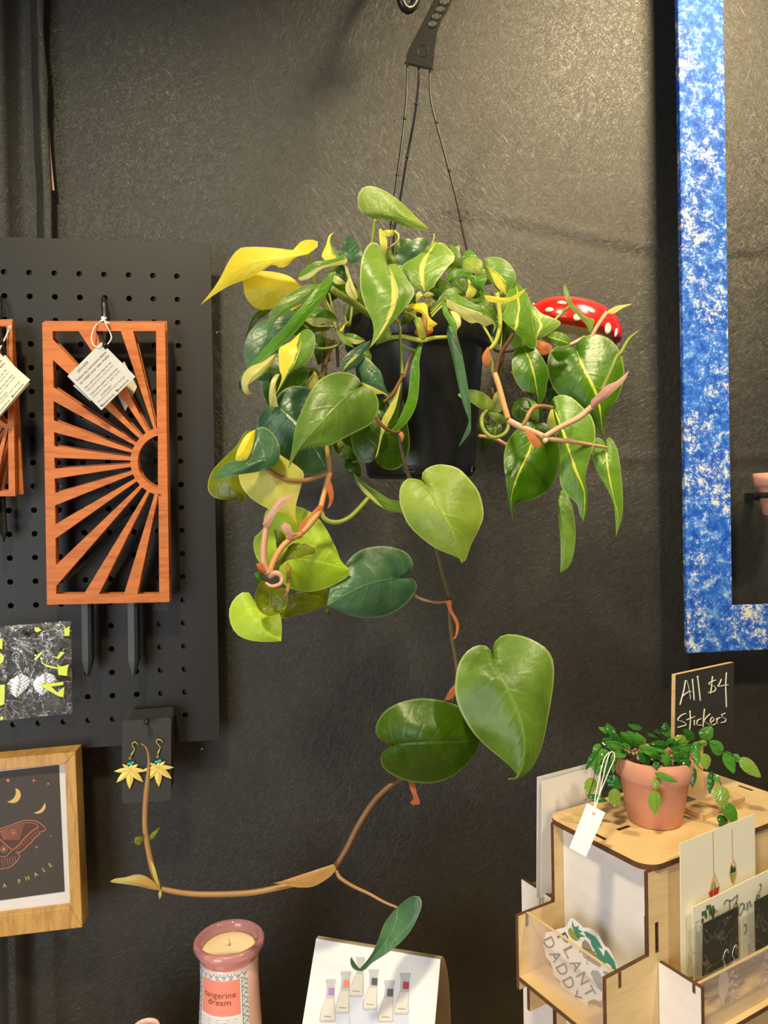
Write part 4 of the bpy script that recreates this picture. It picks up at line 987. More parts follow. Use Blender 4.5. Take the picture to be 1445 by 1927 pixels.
def earring_bag(label, clab, px4, card4, a, seed, earrings, elab):
    root = thing('earring_bag', label, 'bag', onA(*px4[3], a), 'bagged earrings in the right pocket')
    w = [onA(x, y, a) for x, y in px4]; rows = []; n = 20
    for sgn in (0.0008, 0.0032):
        rows = []
        for j in range(n+1):
            v = j/n; r = []
            for i in range(n+1):
                u = i/n; p = w[0].lerp(w[1], u).lerp(w[3].lerp(w[2], u), v); e = min(u, 1-u, v, 1-v)
                r.append(p - EA*(sgn*min(1, e*8) + 0.0010*abs(noise.noise(Vector((u*7+seed, v*6, seed))))))
            rows.append(r)
        m = MB(); m.grid(rows, True); m.build('film', M_FILM, root)
    m = MB(); m.hexa([CA(x, y, a, 0.0012) for x, y in card4]+[CA(x, y, a, 0.0017) for x, y in card4])
    cd = tag(m.build('earring_card', M_DK2), clab, 'card', 'dark cards inside the earring bags')
    for k, (tx, ty, bx, by, kind) in enumerate(earrings):
        er = thing('dangle_earring', elab[k], 'earring', CA(bx, by, a, 0.0028), 'silver dangle earrings in bags')
        b0, b1 = CA(tx, ty, a, 0.0026), CA(bx, by, a, 0.0026); ey = b1-b0
        m = MB()
        if kind == 'leaf':
            leaf_plate(m, b0, EB, ey, ey.length, 0.011)
        else:
            for q in range(7):
                c = b0+ey*(0.15+0.12*q); s_ = 1 if q % 2 else -1
                leaf_plate(m, c, EB, (EB*s_*0.8+ey.normalized()*0.6), 0.0055, 0.0035)
        m.build('pendant', M_SILV, er)
        m = MB(); m.tube(crom([b0, b0-ey*0.12+EB*0.001, b0-ey*0.3-EB*0.0015, b0-ey*0.46+EB*0.0005, b0-ey*0.5+EB*0.003, b0-ey*0.38+EB*0.004], 20), 0.00035, 6); m.build('ear_wire', M_SILV, er)
    return root
M_DK2 = plain('dark_green_brown_card', (0.030, 0.034, 0.020, 1), 0.6, var=0.5)
earring_bag('cellophane bag with a pair of silver leaf earrings, left in the right pocket', 'dark green-brown earring card in the bag with the long leaf earrings', [(1293, 1752), (1392, 1700), (1394, 1835), (1296, 1862)], [(1319, 1737), (1384, 1704), (1386, 1800), (1318, 1835)], -0.0150, 3.0,
            [(1356, 1820, 1354, 1890, 'leaf'), (1374, 1812, 1374, 1882, 'twig')], ('long silver leaf earring, the left one behind the clear pane', 'knobbly silver twig earring next to the long silver leaf one'))
earring_bag('cellophane bag with silver clustered earrings, at the right photo edge', 'dark earring card in the bag cut off by the right photo edge', [(1404, 1705), (1478, 1668), (1482, 1812), (1408, 1836)], [(1416, 1695), (1480, 1660), (1480, 1760), (1418, 1788)], -0.0185, 8.0,
            [(1433, 1800, 1430, 1845, 'twig')], ('clustered silver earring in the bag at the right photo edge',))
# ------------------------------------------------------------------ sticker in the left pocket
def W7(x, y): return (950+x/5.161, 1620+y/5.161)
so = thing('sticker', 'die-cut plant daddy sticker leaning in the left pocket behind the clear pane', 'sticker', T(0.04, -0.01, fl_z))
# plane leaning back: through the bottom (in front) and the top (further back)
pa = T(0.030, -0.016, fl_z); sdir = EA; up_ = (EB*0.32 + Vector((0, 0, 1))).normalized(); sn = sdir.cross(up_).normalized()
if sn.dot(EB) > 0: sn = -sn
def SP_(x, y, h=0.0):
    q = W7(x, y); return PP(q[0], q[1], pa+sn*h, sn)
outl = [(640, 555), (665, 560), (740, 625), (760, 650), (820, 650), (900, 705), (950, 790), (975, 830), (1010, 850), (1050, 925), (1105, 1060), (1095, 1105), (1040, 1130), (950, 1165), (945, 1240), (940, 1350), (910, 1362), (870, 1345), (805, 1370), (812, 1440), (780, 1452), (660, 1450), (620, 1420), (612, 1365), (590, 1330), (540, 1230), (535, 1170), (480, 1120), (465, 1060), (445, 990), (400, 930), (385, 860), (345, 800), (335, 740), (370, 705), (450, 685), (480, 690), (500, 665), (590, 640), (610, 600)]
m = MB(); plate_mb(m, [(p.x, p.y) for p in crom([(x, y, 0) for x, y in outl+outl[:1]], 120)][:-1], [], lambda x, y, h: SP_(x, y, h), 0.0003)
m.build('sticker_body', M_WHT, so)
def sart(polys, name, mat, h=0.0005):
    m = MB()
    for p in polys: plate_mb(m, p, [], lambda x, y, hh_: SP_(x, y, h+hh_), 0.00008)
    return m.build(name, mat, so)
G1 = plain('teal_sticker_print', srgb(70, 140, 116), 0.5); G2 = plain('olive_sticker_print', srgb(150, 152, 70), 0.5); G3 = plain('taupe_sticker_print', srgb(150, 140, 118), 0.5); G4 = plain('slate_sticker_print', srgb(120, 144, 156), 0.5)
sart([[(655, 575), (672, 640), (700, 640), (715, 625), (712, 665), (755, 690), (715, 700), (780, 735), (720, 740), (735, 775), (700, 740), (670, 690), (650, 630)]], 'printed_spiky_plant', G1)
sart([[(615, 665), (640, 645), (665, 690), (715, 740), (712, 775), (680, 775), (640, 745), (615, 700)]], 'printed_planter', G2)
sart([[(765, 685), (800, 690), (880, 740), (915, 790), (950, 855), (900, 835), (930, 880), (960, 930), (970, 870), (985, 865), (1030, 930), (1065, 980), (1085, 1070), (1050, 1095), (1030, 1020), (990, 990), (950, 1010), (900, 960), (880, 880), (840, 820), (830, 770), (785, 730)], [(950, 1070), (990, 1075), (1030, 1105), (1010, 1120), (960, 1100)]], 'printed_leaves', G1)
sart([[(750, 790), (775, 765), (815, 800), (850, 870), (900, 930), (935, 1020), (920, 1035), (860, 1000), (800, 960), (760, 930), (745, 860)]], 'printed_chair', G3, 0.0006)
sart([[(850, 1060), (905, 1070), (945, 1130), (940, 1270), (900, 1230), (850, 1130), (830, 1090)]], 'printed_can', G4)
m = MB()
for l in ([(718, 885), (745, 858), (752, 885), (718, 885)], [(800, 960), (790, 1010), (812, 985)], [(860, 880), (885, 882), (860, 900)], [(760, 850), (800, 855), (840, 880)], [(770, 940), (830, 930), (870, 920)]) + tuple([(800+k*18, 950+k*14), (830+k*20, 925+k*18)] for k in range(5)):
    m.tube([SP_(x, y, 0.0008) for x, y in l], 0.00016, 4, False)
m.build('printed_outline', M_INK, so)
m = MB()
def letter(ch, x0, y0, x1, y1):
    """letter cell: (x0,y0) is the cell's top-left as read, turned so that the text runs down to the right"""
    dx, dy = 0.47, 0.88; L_ = sqrt(dx*dx+dy*dy); dx /= L_; dy /= L_
    ux, uy = -dy, dx   # "up" of the letters points to the right of the running direction -> use negative for letter tops
    k0 = len(m.v); text_mb(m, ch, (0, 0, 0), (1, 0, 0), (0, 1, 0), 1.0)
    xs = [p.x for p in m.v[k0:]]; ys = [p.y for p in m.v[k0:]]; a0, a1, b0, b1 = min(xs), max(xs), min(ys), max(ys)
    for i in range(k0, len(m.v)):
        p = m.v[i]; s_ = (p.x-a0)/max(a1-a0, 1e-6); t_ = (p.y-b0)/max(b1-b0, 1e-6)
        X = x0 + dx*s_*x1 + (1-t_)*0 + dy*t_*y1; Y = y0 + dy*s_*x1 - dx*t_*y1
        m.v[i] = SP_(X, Y, 0.0007)
for k, ch in enumerate('PLANT'): letter(ch, 500+k*63, 735+k*128, 104, 96)
for k, ch in enumerate('DADDY'): letter(ch, 363+k*63, 775+k*130, 104, 100)
m.build('sticker_lettering', plain('dark_slate_print', (0.09, 0.10, 0.11, 1), 0.5), so)
# ------------------------------------------------------------------ chalkboard sign
S_A = PZ(1345, 1505, ztop_); sa = (S_A-OO).dot(EA)
sg = thing('chalk_sign', 'small chalkboard sign reading All $4 Stickers on a pine stand', 'sign', S_A)
sA = 0.048
def SGN(x, y, h=0.0): return PP(x, y, T(sA, 0, 0), EA) - EA*h
fc = [(1271, 1270), (1380.5, 1246.5), (1378.5, 1379), (1269, 1405)]
m = MB(); m.hexa([SGN(x, y, -0.0035) for x, y in fc]+[SGN(x, y, 0) for x, y in fc]); m.build('sign_board', M_RAW, sg)
m = MB(); m.hexa([SGN(x, y, 0) for x, y in fc]+[SGN(x, y, 0.0003) for x, y in fc]); m.build('slate_face', M_BOARD, sg)
X6 = lambda x, y: (940+x/2.861, 1220+y/2.861)
strokes = [[(968, 305), (990, 220), (1000, 170), (1015, 210), (1025, 275)], [(978, 260), (1010, 235), (1028, 232)], [(1035, 165), (1040, 220), (1045, 280)], [(1062, 148), (1070, 210), (1078, 283)],
           [(1160, 170), (1140, 178), (1122, 190), (1140, 200), (1160, 212), (1150, 232), (1120, 238)], [(1143, 150), (1138, 200), (1133, 245)], [(1190, 165), (1180, 190), (1172, 205), (1200, 200), (1228, 196)], [(1218, 130), (1214, 200), (1216, 260), (1218, 318)],
           [(1000, 350), (975, 360), (955, 385), (985, 395), (1000, 410), (975, 420), (955, 425)], [(1022, 335), (1024, 390), (1020, 440)], [(1003, 385), (1040, 370)], [(1045, 385), (1046, 415)], [(1046, 365), (1047, 368)],
           [(1082, 378), (1062, 388), (1060, 412), (1082, 412)], [(1100, 325), (1095, 375), (1092, 425)], [(1130, 352), (1098, 388), (1130, 415)], [(1130, 400), (1150, 385), (1142, 370), (1130, 390), (1140, 412), (1160, 405)],
           [(1165, 375), (1168, 405)], [(1166, 385), (1180, 372), (1188, 374)], [(1212, 348), (1192, 358), (1200, 372), (1214, 380), (1208, 395), (1188, 400)]]
m = MB()
for l in strokes: m.tube([SGN(p.x, p.y, 0.0005) for p in crom([(*X6(x, y), 0) for x, y in l], max(8, len(l)*5))], 0.00062, 6, True, 0.5)
m.build('chalk_writing', M_CHALK, sg)
m = MB(); p0 = SGN(1300, 1400, -0.0040); 
post = [(1291, 1392), (1331, 1384), (1332, 1490), (1300, 1499)]
m.hexa([SGN(x, y, -0.0045-0.010) for x, y in post]+[SGN(x, y, -0.0040) for x, y in post]); m.build('post', M_RAW, sg)
base = [PZ(x, y, ztop_+0.004) for x, y in ((1290, 1521), (1323, 1535), (1402, 1499), (1366, 1482))]
m = MB(); m.hexa([p-Vector((0, 0, 0.0038)) for p in base]+base); m.build('base', M_RAW, sg)
# ------------------------------------------------------------------ little terracotta pot with a beaded glass plant
pc = PZ(1232, 1543, ztop_); pdep = (pc-CAM).dot(_F)
gp = thing('glass_bead_plant', 'terracotta pot holding a trailing plant made of green glass leaves', 'ornament', pc)
rb, rt, hp_ = 0.0198, 0.0285, 0.0500
m = MB(); m.lathe(pc, [(0, 0.0002), (rb-0.001, 0.0002), (rb, 0.0012), (rb+(rt-rb)*0.62, hp_*0.66), (rt-0.0012, hp_*0.70), (rt-0.0004, hp_*0.72), (rt, hp_*0.985), (rt-0.001, hp_), (rt-0.0028, hp_), (rt-0.0036, hp_*0.9), (rt-0.004, hp_*0.85), (0, hp_*0.85)], 64); m.build('pot', M_TERR, gp)
rows = []; m = MB()
for j in range(9):
    r = (rt-0.0035)*j/8; rows.append([pc+Vector((r*cos(k*pi/14), r*sin(k*pi/14), hp_*0.88+0.0028*noise.noise(Vector((r*300*cos(k*pi/14), r*300*sin(k*pi/14), 3)))+0.003*(1-j/8))) for k in range(28)])
m.grid(rows, False, True, False); m.build('soil', M_SOIL, gp)
m = MB(); rnd = random.Random(5)
for k in range(46):
    a, r = rnd.uniform(0, 2*pi), (rt-0.005)*sqrt(rnd.random()); m.ball(pc+Vector((r*cos(a), r*sin(a), hp_*0.90+0.0018)), rnd.uniform(0.0009, 0.0020), 6)
m.build('pebbles', M_PEB, gp)['kind'] = 'stuff'
def glassleaf(nm, c1, c2):
    t = NT(nm); n_ = t.noise(t.coord('Object'), 90, 3); col = t.mix(n_, c1, c2)
    b = t.bsdf(col, 0.10, 0.9, coat=0.6); tl = t.n('ShaderNodeBsdfTranslucent'); t.l(col, tl.inputs[0])
    mx = t.n('ShaderNodeMixShader'); mx.inputs[0].default_value = 0.35; t.l(b.outputs[0], mx.inputs[1]); t.l(tl.outputs[0], mx.inputs[2]); return t.done(mx)
GL = [glassleaf('green_glass', srgb(54, 130, 34), srgb(120, 190, 70)), glassleaf('yellow_green_glass', srgb(120, 164, 50), srgb(176, 204, 90)), glassleaf('deep_green_glass', srgb(30, 96, 26), srgb(70, 144, 50))]
def gleaf(c, ey, nrm, L, W, mat):
    """a moulded glass leaf: thick lens with raised veins; c = stalk end"""
    ey = ey.normalized(); nrm = (nrm-ey*nrm.dot(ey)).normalized(); ex = ey.cross(nrm)
    m = MB()
    for sg_ in (1, -1):
        rows = []
        for i in range(13):
            t = i/12; w = W/2*(sin(pi*min(1, t**0.75))**0.8)*(1 if t < 1 else 0); r = []
            for k in range(-4, 5):
                u = k/4; bump = 0.00018 if (i+abs(k)) % 3 == 0 else 0
                if k == 0: bump = 0.0003
                r.append(c+ey*(t*L)+ex*(u*w)+nrm*sg_*(0.0008*(1-u*u)*sin(pi*min(max(t, 0.02), 0.98))+bump))
            rows.append(r if sg_ == 1 else r[::-1])
        m.grid(rows, False)
    m.build('glass_leaf', mat, gp)
Y5 = lambda x, y: (1080+x/3.959, 1340+y/3.959)
# pixel position of the stalk end, of the tip, width in px, nearness to the viewer relative to the pot axis, kind
GLV = [((675, 150), (682, 80), 56, .0, 2), ((1105, 300), (1012, 220), 92, .0, 0), ((955, 200), (1025, 110), 90, -.01, 0), ((890, 200), (815, 130), 60, .0, 2), ((1130, 300), (1190, 450), 85, .004, 0), ((1185, 320), (1235, 370), 52, .0, 0), ((1240, 350), (1385, 480), 88, .006, 1),
       ((910, 270), (920, 400), 50, .012, 0), ((975, 315), (985, 425), 84, .012, 1), ((890, 415), (880, 560), 52, .016, 2), ((1025, 450), (1010, 603), 46, .010, 2), ((1048, 470), (1085, 525), 38, .012, 0), ((1090, 555), (1105, 705), 104, .014, 1), ((1125, 680), (1205, 830), 90, .016, 0), ((1115, 775), (1090, 840), 70, .014, 2),
       ((610, 370), (618, 430), 50, .026, 2), ((610, 460), (765, 520), 44, .03, 0), ((605, 500), (610, 575), 52, .032, 1), ((600, 592), (602, 755), 100, .034, 1),
       ((870, 370), (765, 395), 56, .022, 2), ((820, 370), (740, 300), 70, .01, 0), ((640, 330), (490, 260), 78, .014, 0), ((560, 395), (480, 300), 56, .018, 2), ((700, 250), (560, 240), 60, .002, 2), ((720, 400), (650, 320), 70, .018, 0), ((760, 260), (700, 200), 70, -.004, 0), ((830, 200), (730, 210), 60, -.006, 1), ((860, 320), (790, 260), 66, .006, 0), ((940, 230), (880, 300), 60, .004, 0), ((990, 240), (930, 220), 40, .004, 1),
       ((370, 290), (240, 225), 78, .004, 0), ((360, 260), (280, 160), 60, -.004, 2), ((420, 240), (350, 150), 70, -.008, 0), ((480, 250), (400, 145), 70, -.01, 0), ((520, 230), (440, 175), 60, -.01, 0), ((300, 230), (210, 205), 50, -.002, 2), ((250, 290), (180, 350), 66, .006, 0), ((190, 240), (150, 330), 56, .002, 0), ((160, 300), (90, 425), 40, .008, 2),
       ((240, 350), (230, 490), 44, .014, 2), ((290, 360), (290, 455), 46, .01, 0), ((190, 330), (130, 400), 60, .008, 0), ((160, 370), (175, 470), 54, .008, 0), ((140, 495), (95, 620), 84, .010, 1), ((110, 630), (243, 662), 50, .012, 2), ((258, 480), (345, 570), 84, .014, 2), ((300, 575), (305, 705), 88, .016, 1), ((330, 300), (270, 380), 50, .01, 0), ((540, 270), (500, 330), 50, .0, 0), ((670, 300), (690, 390), 66, .012, 0), ((780, 300), (840, 390), 60, .012, 0)]
dF = Vector((_F.x, _F.y, 0)).normalized(); rnd = random.Random(11)
for (a, b, w, near, kd) in GLV:
    dep = pdep-near; A_ = PD(*Y5(*a), dep); B_ = PD(*Y5(*b), dep-0.002)
    n_ = -dF + Vector((rnd.uniform(-.3, .3), 0, rnd.uniform(-.1, .5)))
    gleaf(A_-(B_-A_)*0.06, B_-A_, n_, (B_-A_).length*1.12, w*1.14/3.959/FPX*dep, GL[kd])
for k in range(34):
    a, r = rnd.uniform(0, 2*pi), rt*rnd.uniform(0.3, 1.15); c = pc+Vector((r*cos(a), r*sin(a)*0.8+0.008, hp_+rnd.uniform(0.001, 0.010)))
    gleaf(c, Vector((cos(a+rnd.uniform(-1, 1)), sin(a), rnd.uniform(-.3, .5))), Vector((0, -0.5, 1)), 0.013, 0.008, GL[rnd.choice((0, 2))])
# wires
WR = [[(650, 330), (672, 250), (672, 180), (680, 150)], [(640, 340), (620, 400), (606, 470), (603, 600)], [(850, 300), (950, 240), (1010, 232), (1060, 250)], [(870, 330), (940, 420), (1020, 455), (1088, 520), (1092, 560)], [(1100, 290), (1150, 310), (1240, 360)], [(1092, 560), (1105, 690), (1130, 700)],
      [(420, 290), (300, 230), (200, 260), (160, 400), (150, 490), (100, 640), (70, 655)], [(400, 290), (300, 330), (275, 470), (300, 580)], [(560, 300), (480, 260), (360, 250)], [(700, 300), (800, 200), (900, 160)]]
m = MB()
for l in WR: m.tube([PD(p.x, p.y, pdep-0.012) for p in crom([(*Y5(x, y), 0) for x, y in l], len(l)*5)], 0.00028, 5)
m.build('wire_stem', plain('dark_green_wire', (0.03, 0.05, 0.02, 1), 0.4, metal=0.4), gp)
# price tag hanging from it
pt = thing('price_tag', 'blank white price tag hanging on string from the glass-leaf plant', 'tag', PD(1090, 1610, pdep-0.02))
def tdep(y): return pdep-0.024-max(0, y-1414)*0.00030
def PTg(x, y, h=0): return PD(x, y, tdep(y)-h)
oq = [(1104, 1512), (1138.5, 1530), (1102, 1613.5), (1071, 1596)]
w = [PTg(*q) for q in oq]; nrm_ = (w[1]-w[0]).cross(w[3]-w[0]).normalized()
if nrm_.dot(_F) > 0: nrm_ = -nrm_
def at_(u, v, h): return w[0].lerp(w[1], u).lerp(w[3].lerp(w[2], u), v)+nrm_*h
m = MB(); plate_mb(m, [(0, 0), (1, 0), (1, 1), (0, 1)], [circ(0.5, 0.13, 0.085, 0.036, n=14)], at_, 0.0006); m.build('card', M_WHT, pt)
m = MB(); hpx = (1116.5, 1532)
for l in ([hpx, (1125, 1505), (1133, 1470), (1140, 1440), (1147, 1418), (1154, 1414), (1156, 1428), (1148, 1446), (1134, 1480), (1122, 1510), hpx], [hpx, (1120, 1500), (1128, 1462), (1136, 1430), (1146, 1415)]):
    m.tube([PD(p.x, p.y, tdep(p.y)-0.0005) for p in crom([(x, y, 0) for x, y in l], 40)], 0.00042, 6)
m.build('tag_string', M_STR, pt)
# ------------------------------------------------------------------ hanging philodendron
PX, PDd = 786, 0.140
rimc = P(PX, 610, PDd); RT = 0.0735
bot = P(PX+3, 898, PDd)
HP_ = rimc.z-bot.z
pl = thing('hanging_planter', 'black plastic hanging pot with a trailing heart-leaf philodendron in green and yellow', 'potted plant', (rimc.x, -PDd, bot.z))
m = MB(); rbm = 0.0525
m.lathe((rimc.x, -PDd, bot.z), [(0.0, 0.0), (rbm-0.002, 0.0), (rbm, 0.002), (rbm+0.002, 0.012), (0.064, HP_-0.030), (0.0645, HP_-0.0285), (RT-0.0035, HP_-0.0275), (RT-0.001, HP_-0.024), (RT, HP_-0.003), (RT-0.0006, HP_), (RT-0.0032, HP_), (RT-0.004, HP_-0.02), (0.062, HP_-0.03), (0.0, HP_-0.032)], 72)
m.build('pot', M_POTB, pl)
m = MB(); 
for a in (-1.95, -1.25, -0.5, 1.0, 2.4):
    c = Vector((rimc.x, -PDd, bot.z)); d1 = Vector((cos(a), sin(a), 0)); t1_ = Vector((-sin(a), cos(a), 0))
    m.box(c+d1*(rbm-0.001)-t1_*0.0055+Vector((0, 0, 0.003)), t1_*0.011, d1*0.0028, (0, 0, 0.0008)); m.box(c+d1*(rbm-0.001)-t1_*0.0055+Vector((0, 0, 0.0078)), t1_*0.011, d1*0.0034, (0, 0, 0.0008))
    m.box(c+d1*(rbm-0.001)-t1_*0.0055+Vector((0, 0, 0.003)), t1_*0.0008, d1*0.003, (0, 0, 0.005)); m.box(c+d1*(rbm-0.001)+t1_*0.0047+Vector((0, 0, 0.003)), t1_*0.0008, d1*0.003, (0, 0, 0.005))
m.build('drain_clip', M_POTB, pl)
m = MB(); rows = [[(rimc.x+RT*0.9*j/8*cos(k*pi/12), -PDd+RT*0.9*j/8*sin(k*pi/12), rimc.z-0.010+0.004*noise.noise(Vector((j*1.3, k*1.1, 2)))) for k in range(24)] for j in range(9)]
m.grid(rows, True, True, False); m.build('soil', M_SOIL, pl)
# hanger
hg_d = 0.140
hg = thing('plant_hanger', 'black plastic three-strand hanger with a honeycomb grip holding the pot', 'hanger', P(788, 130, hg_d))
m = MB()
out = [(763.5, 120), (765, 103), (800, 36), (812, 12), (830, -34), (850, -80), (872, -80), (862, -30), (848, 6), (840, 22), (830, 38), (822, 62), (817, 96), (814.5, 130), (812, 131), (790, 126)]
def hexh(cx, cy, r, ry): return [(cx+r*1.14*cos(a*pi/3+0.5), cy+ry*1.06*sin(a*pi/3+0.5)) for a in range(6)]
hx = [hexh(813.5, 45, 6.5, 7), hexh(821, 31, 7, 7), hexh(828.5, 17.5, 7.5, 7), hexh(836, 3, 7.5, 7.5), hexh(843, -12, 7, 7), hexh(849, -28, 6.5, 7), hexh(854, -43, 6, 6)]
plate_mb(m, out, hx, wallfn(hg_d-0.001), 0.0022); m.build('grip', M_POTB, hg)
def pxtube(m, pts, d, r, seg=8, n=None, ds=None):
    n = n or max(10, len(pts)*5)
    if ds is None: ds = [d]*len(pts)
    W_ = [P(p[0], p[1], dd) for p, dd in zip(pts, ds)]
    c = crom(W_, n)
    if isinstance(r, (list, tuple)):
        rr = [r[min(len(r)-1, int(i/(n-1)*(len(r)-1)))] + (r[min(len(r)-1, int(i/(n-1)*(len(r)-1))+1)]-r[min(len(r)-1, int(i/(n-1)*(len(r)-1)))])*((i/(n-1)*(len(r)-1)) % 1) for i in range(n)]
    else: rr = r
    m.tube(c, rr, seg)
m = MB(); pxtube(m, out+[out[0]], hg_d+0.0005, 0.0008, 6, 120)
for h_ in hx: pxtube(m, h_+[h_[0]], hg_d+0.0014, 0.0005, 5, 26)
cr = circ(796, 96, 10, 11, 18); pxtube(m, cr+[cr[0]], hg_d+0.0012, 0.0004, 5, 40)
m.build('grip_rib', M_POTB, hg)
for lst, ds in (([(767, 120), (765, 180), (757, 260), (747, 335), (738, 400), (734, 470), (733, 560), (733, 606)], [.140, .140, .150, .165, .18, .19, .2, .208]),
                ([(788, 126), (787, 160), (779, 225), (765, 300), (752, 380), (741, 440), (738, 520), (736, 600)], [.139, .136, .128, .118, .10, .09, .08, .072]),
                ([(809, 130), (811, 190), (830, 265), (846, 325), (862, 390), (877, 462), (905, 560), (921, 606)], [.140, .140, .142, .144, .146, .148, .15, .15])):
    m = MB(); pxtube(m, lst, 0, 0.00115, 8, 40, ds)
    for q in (0.22, 0.42, 0.62):
        k = q*(len(lst)-1); i = int(k); f = k-i
        m.ball(P(lst[i][0]*(1-f)+lst[i+1][0]*f, lst[i][1]*(1-f)+lst[i+1][1]*f, ds[i]*(1-f)+ds[i+1]*f), 0.0018, 8)
    m.build('strand', M_POTB, hg)
m = MB(); m.tube(crom([P(861, -78, 0.14), P(862, -100, 0.14), P(850, -135, 0.13), P(835, -120, 0.12)], 20), 0.004, 10); m.build('hook_end', M_POTB, hg)
# wall bracket above the photo + the loop seen at the top edge
br = thing('wall_bracket', 'black bracket ending in a rounded loop at the top photo edge', 'bracket', P(768, 24, 0.06))
m = MB(); m.tube(crom([P(752, -120, 0.004), P(752, -60, 0.06), P(753, -20, 0.07), P(755, 2, 0.07), P(763, 17, 0.068), P(775, 15, 0.066), P(783, -2, 0.066), P(785, -30, 0.066), P(785, -90, 0.1), P(850, -128, 0.14)], 60), 0.0048, 12); m.build('loop', M_BLKM, br)
# ---------------------------------------------------------------- leaves
NL = [0]
def leaf(mat, L, R, d0, d1, arch=0.006, fold=0.008, tilt=0.0, mid=None, par=None, label=None, name='leaf', ruf=0.0015, nu=6):
    tip, base = L[-1], L[0]
    NL[0] += 1; sd = NL[0]*3.7
    big = max(abs(tip[0]-base[0]), abs(tip[1]-base[1])) > 60
    n = 30 if big else 18
    Lc = crom([(x, y, 0) for x, y in L], n); Rc = crom([(x, y, 0) for x, y in R], n)
    if mid: Mc = crom([(x, y, 0) for x, y in mid], n)
    rows = []
    B = Vector((*base, 0)); Tp = Vector((*tip, 0))
    for i in range(n):
        t = i/(n-1)
        if mid:
            s = t**1.25*(n-1); k = min(int(s), n-2); M_ = Mc[k].lerp(Mc[k+1], s-k)
        else:
            s = t**1.25; w = 0.75*min(1, t*1.6)
            M_ = B.lerp(Tp, s).lerp((Lc[i]+Rc[i])/2, w)
        r = []
        for k in range(-nu, nu+1):
            u = k/nu; E = Rc[i] if u > 0 else Lc[i]; q = M_.lerp(E, abs(u))
            hw = (E-M_).length/120
            d = d0 + (d1-d0)*t + arch*sin(pi*t) - fold*min(1, hw*1.6)*(abs(u)**1.35) + tilt*u*min(1, hw*2)
            d += ruf*hw*noise.noise(Vector((t*4+sd, u*2, sd)))*2.5
            r.append(P(q.x, q.y, d))
        rows.append(r)
    m = MB(); m.grid(rows, True)
    o = m.build(name, LM[mat], par or pl)
    if label: o['label'] = label
    return o
def Z(o, s):
    return lambda *p: [(o[0]+x/s, o[1]+y/s) for x, y in p]
A1 = Z((370, 340), 3.284); A2 = Z((780, 430), 3.284); A3 = Z((370, 680), 3.284); A4 = Z((600, 860), 2.752); A5 = Z((840, 600), 3.803)
B1 = Z((560, 430), 6.568); B2 = Z((440, 560), 6.568); B3 = Z((720, 430), 6.568); B4 = Z((860, 460), 6.568); B5 = Z((620, 640), 6.568); B6 = Z((440, 900), 6.023)
# top leaf
leaf('light', [(707, 411), (690, 406), (676, 392), (673, 370), (682, 354), (697, 350), (720, 357), (748, 375), (778, 403), (808, 431)], [(707, 411), (735, 415), (757, 424), (783, 433), (808, 431)], .195, .215, .004, .012, mid=[(707, 411), (712, 404), (740, 404), (775, 417), (808, 431)])
# yellow leaves
leaf('yellow', [(580, 478), (596, 466), (600, 457), (592, 452), (578, 451), (562, 457), (553, 470), (530, 468), (498, 465), (461, 465), (446, 471), (430, 492), (416, 520), (400, 545), (377, 574)],
     [(580, 478), (553, 486), (545, 497), (528, 504), (513, 498), (492, 510), (462, 526), (431, 538), (403, 555), (377, 574)], .21, .17, .015, .014, mid=[(580, 478), (556, 482), (515, 489), (470, 497), (425, 525), (377, 574)], label='long yellow leaf')
leaf('yellow', [(568, 540), (545, 520), (510, 511), (480, 511), (459, 518), (458, 535), (462, 558), (478, 578), (494, 584)], [(568, 540), (560, 555), (530, 572), (508, 581), (494, 584)], .185, .17, .006, .008, label='yellow leaf')
leaf('yellow', B2((840, 90), (800, 60), (740, 65), (680, 110), (590, 180)), B2((840, 90), (760, 140), (700, 180), (640, 200), (590, 185)), .18, .175, label='yellow leaf')
leaf('dark', [(510, 584), (495, 581), (483, 587), (474, 600), (467, 618), (461, 636)], [(510, 584), (497, 595), (484, 604), (471, 622), (461, 636)], .165, .155)
leaf('blue', [(520, 596), (505, 600), (486, 608), (470, 625), (462, 645), (460, 665), (462, 680), (467, 702)], [(520, 596), (545, 610), (540, 640), (520, 668), (490, 690), (467, 702)], .175, .19, .006)
leaf('blue', [(568, 590), (550, 580), (528, 586), (510, 605), (504, 640), (508, 655)], [(568, 590), (560, 620), (535, 645), (508, 655)], .180, .185)
leaf('mid', [(601, 532), (589, 533), (565, 540), (535, 560), (512, 583), (503, 610), (502, 640)], [(601, 532), (602, 548), (568, 571), (540, 585), (516, 608), (502, 640)], .205, .20, .006, .006)
leaf('bright', [(621, 541), (627, 525), (633, 509), (615, 522), (595, 543), (559, 587), (525, 626), (501, 651), (467, 692), (452, 712)], [(621, 541), (612, 558), (583, 593), (560, 620), (530, 650), (500, 675), (475, 695), (452, 712)], .235, .22, .008, .004, mid=[(621, 541), (603, 557), (560, 602), (520, 645), (480, 684), (452, 712)])
leaf('blue', [(472, 688), (463, 695), (453, 708), (448, 724), (451, 735)], [(472, 688), (465, 703), (458, 715), (455, 728), (451, 735)], .215, .21)
leaf('cream', B2((535, 662), (500, 690), (430, 740), (340, 800), (230, 840), (150, 900), (92, 1010), (105, 1130), (160, 1205), (268, 1180)), B2((535, 662), (500, 770), (440, 860), (350, 950), (270, 1010), (190, 1070), (150, 1120), (165, 1165), (210, 1180), (268, 1180)), .225, .235, .012, .01, label='cream leaf with curled tip')
leaf('blue', B2((450, 860), (445, 920), (450, 990), (440, 1025), (360, 1030), (280, 1015)), B2((450, 860), (380, 930), (320, 980), (280, 1015)), .21, .21)
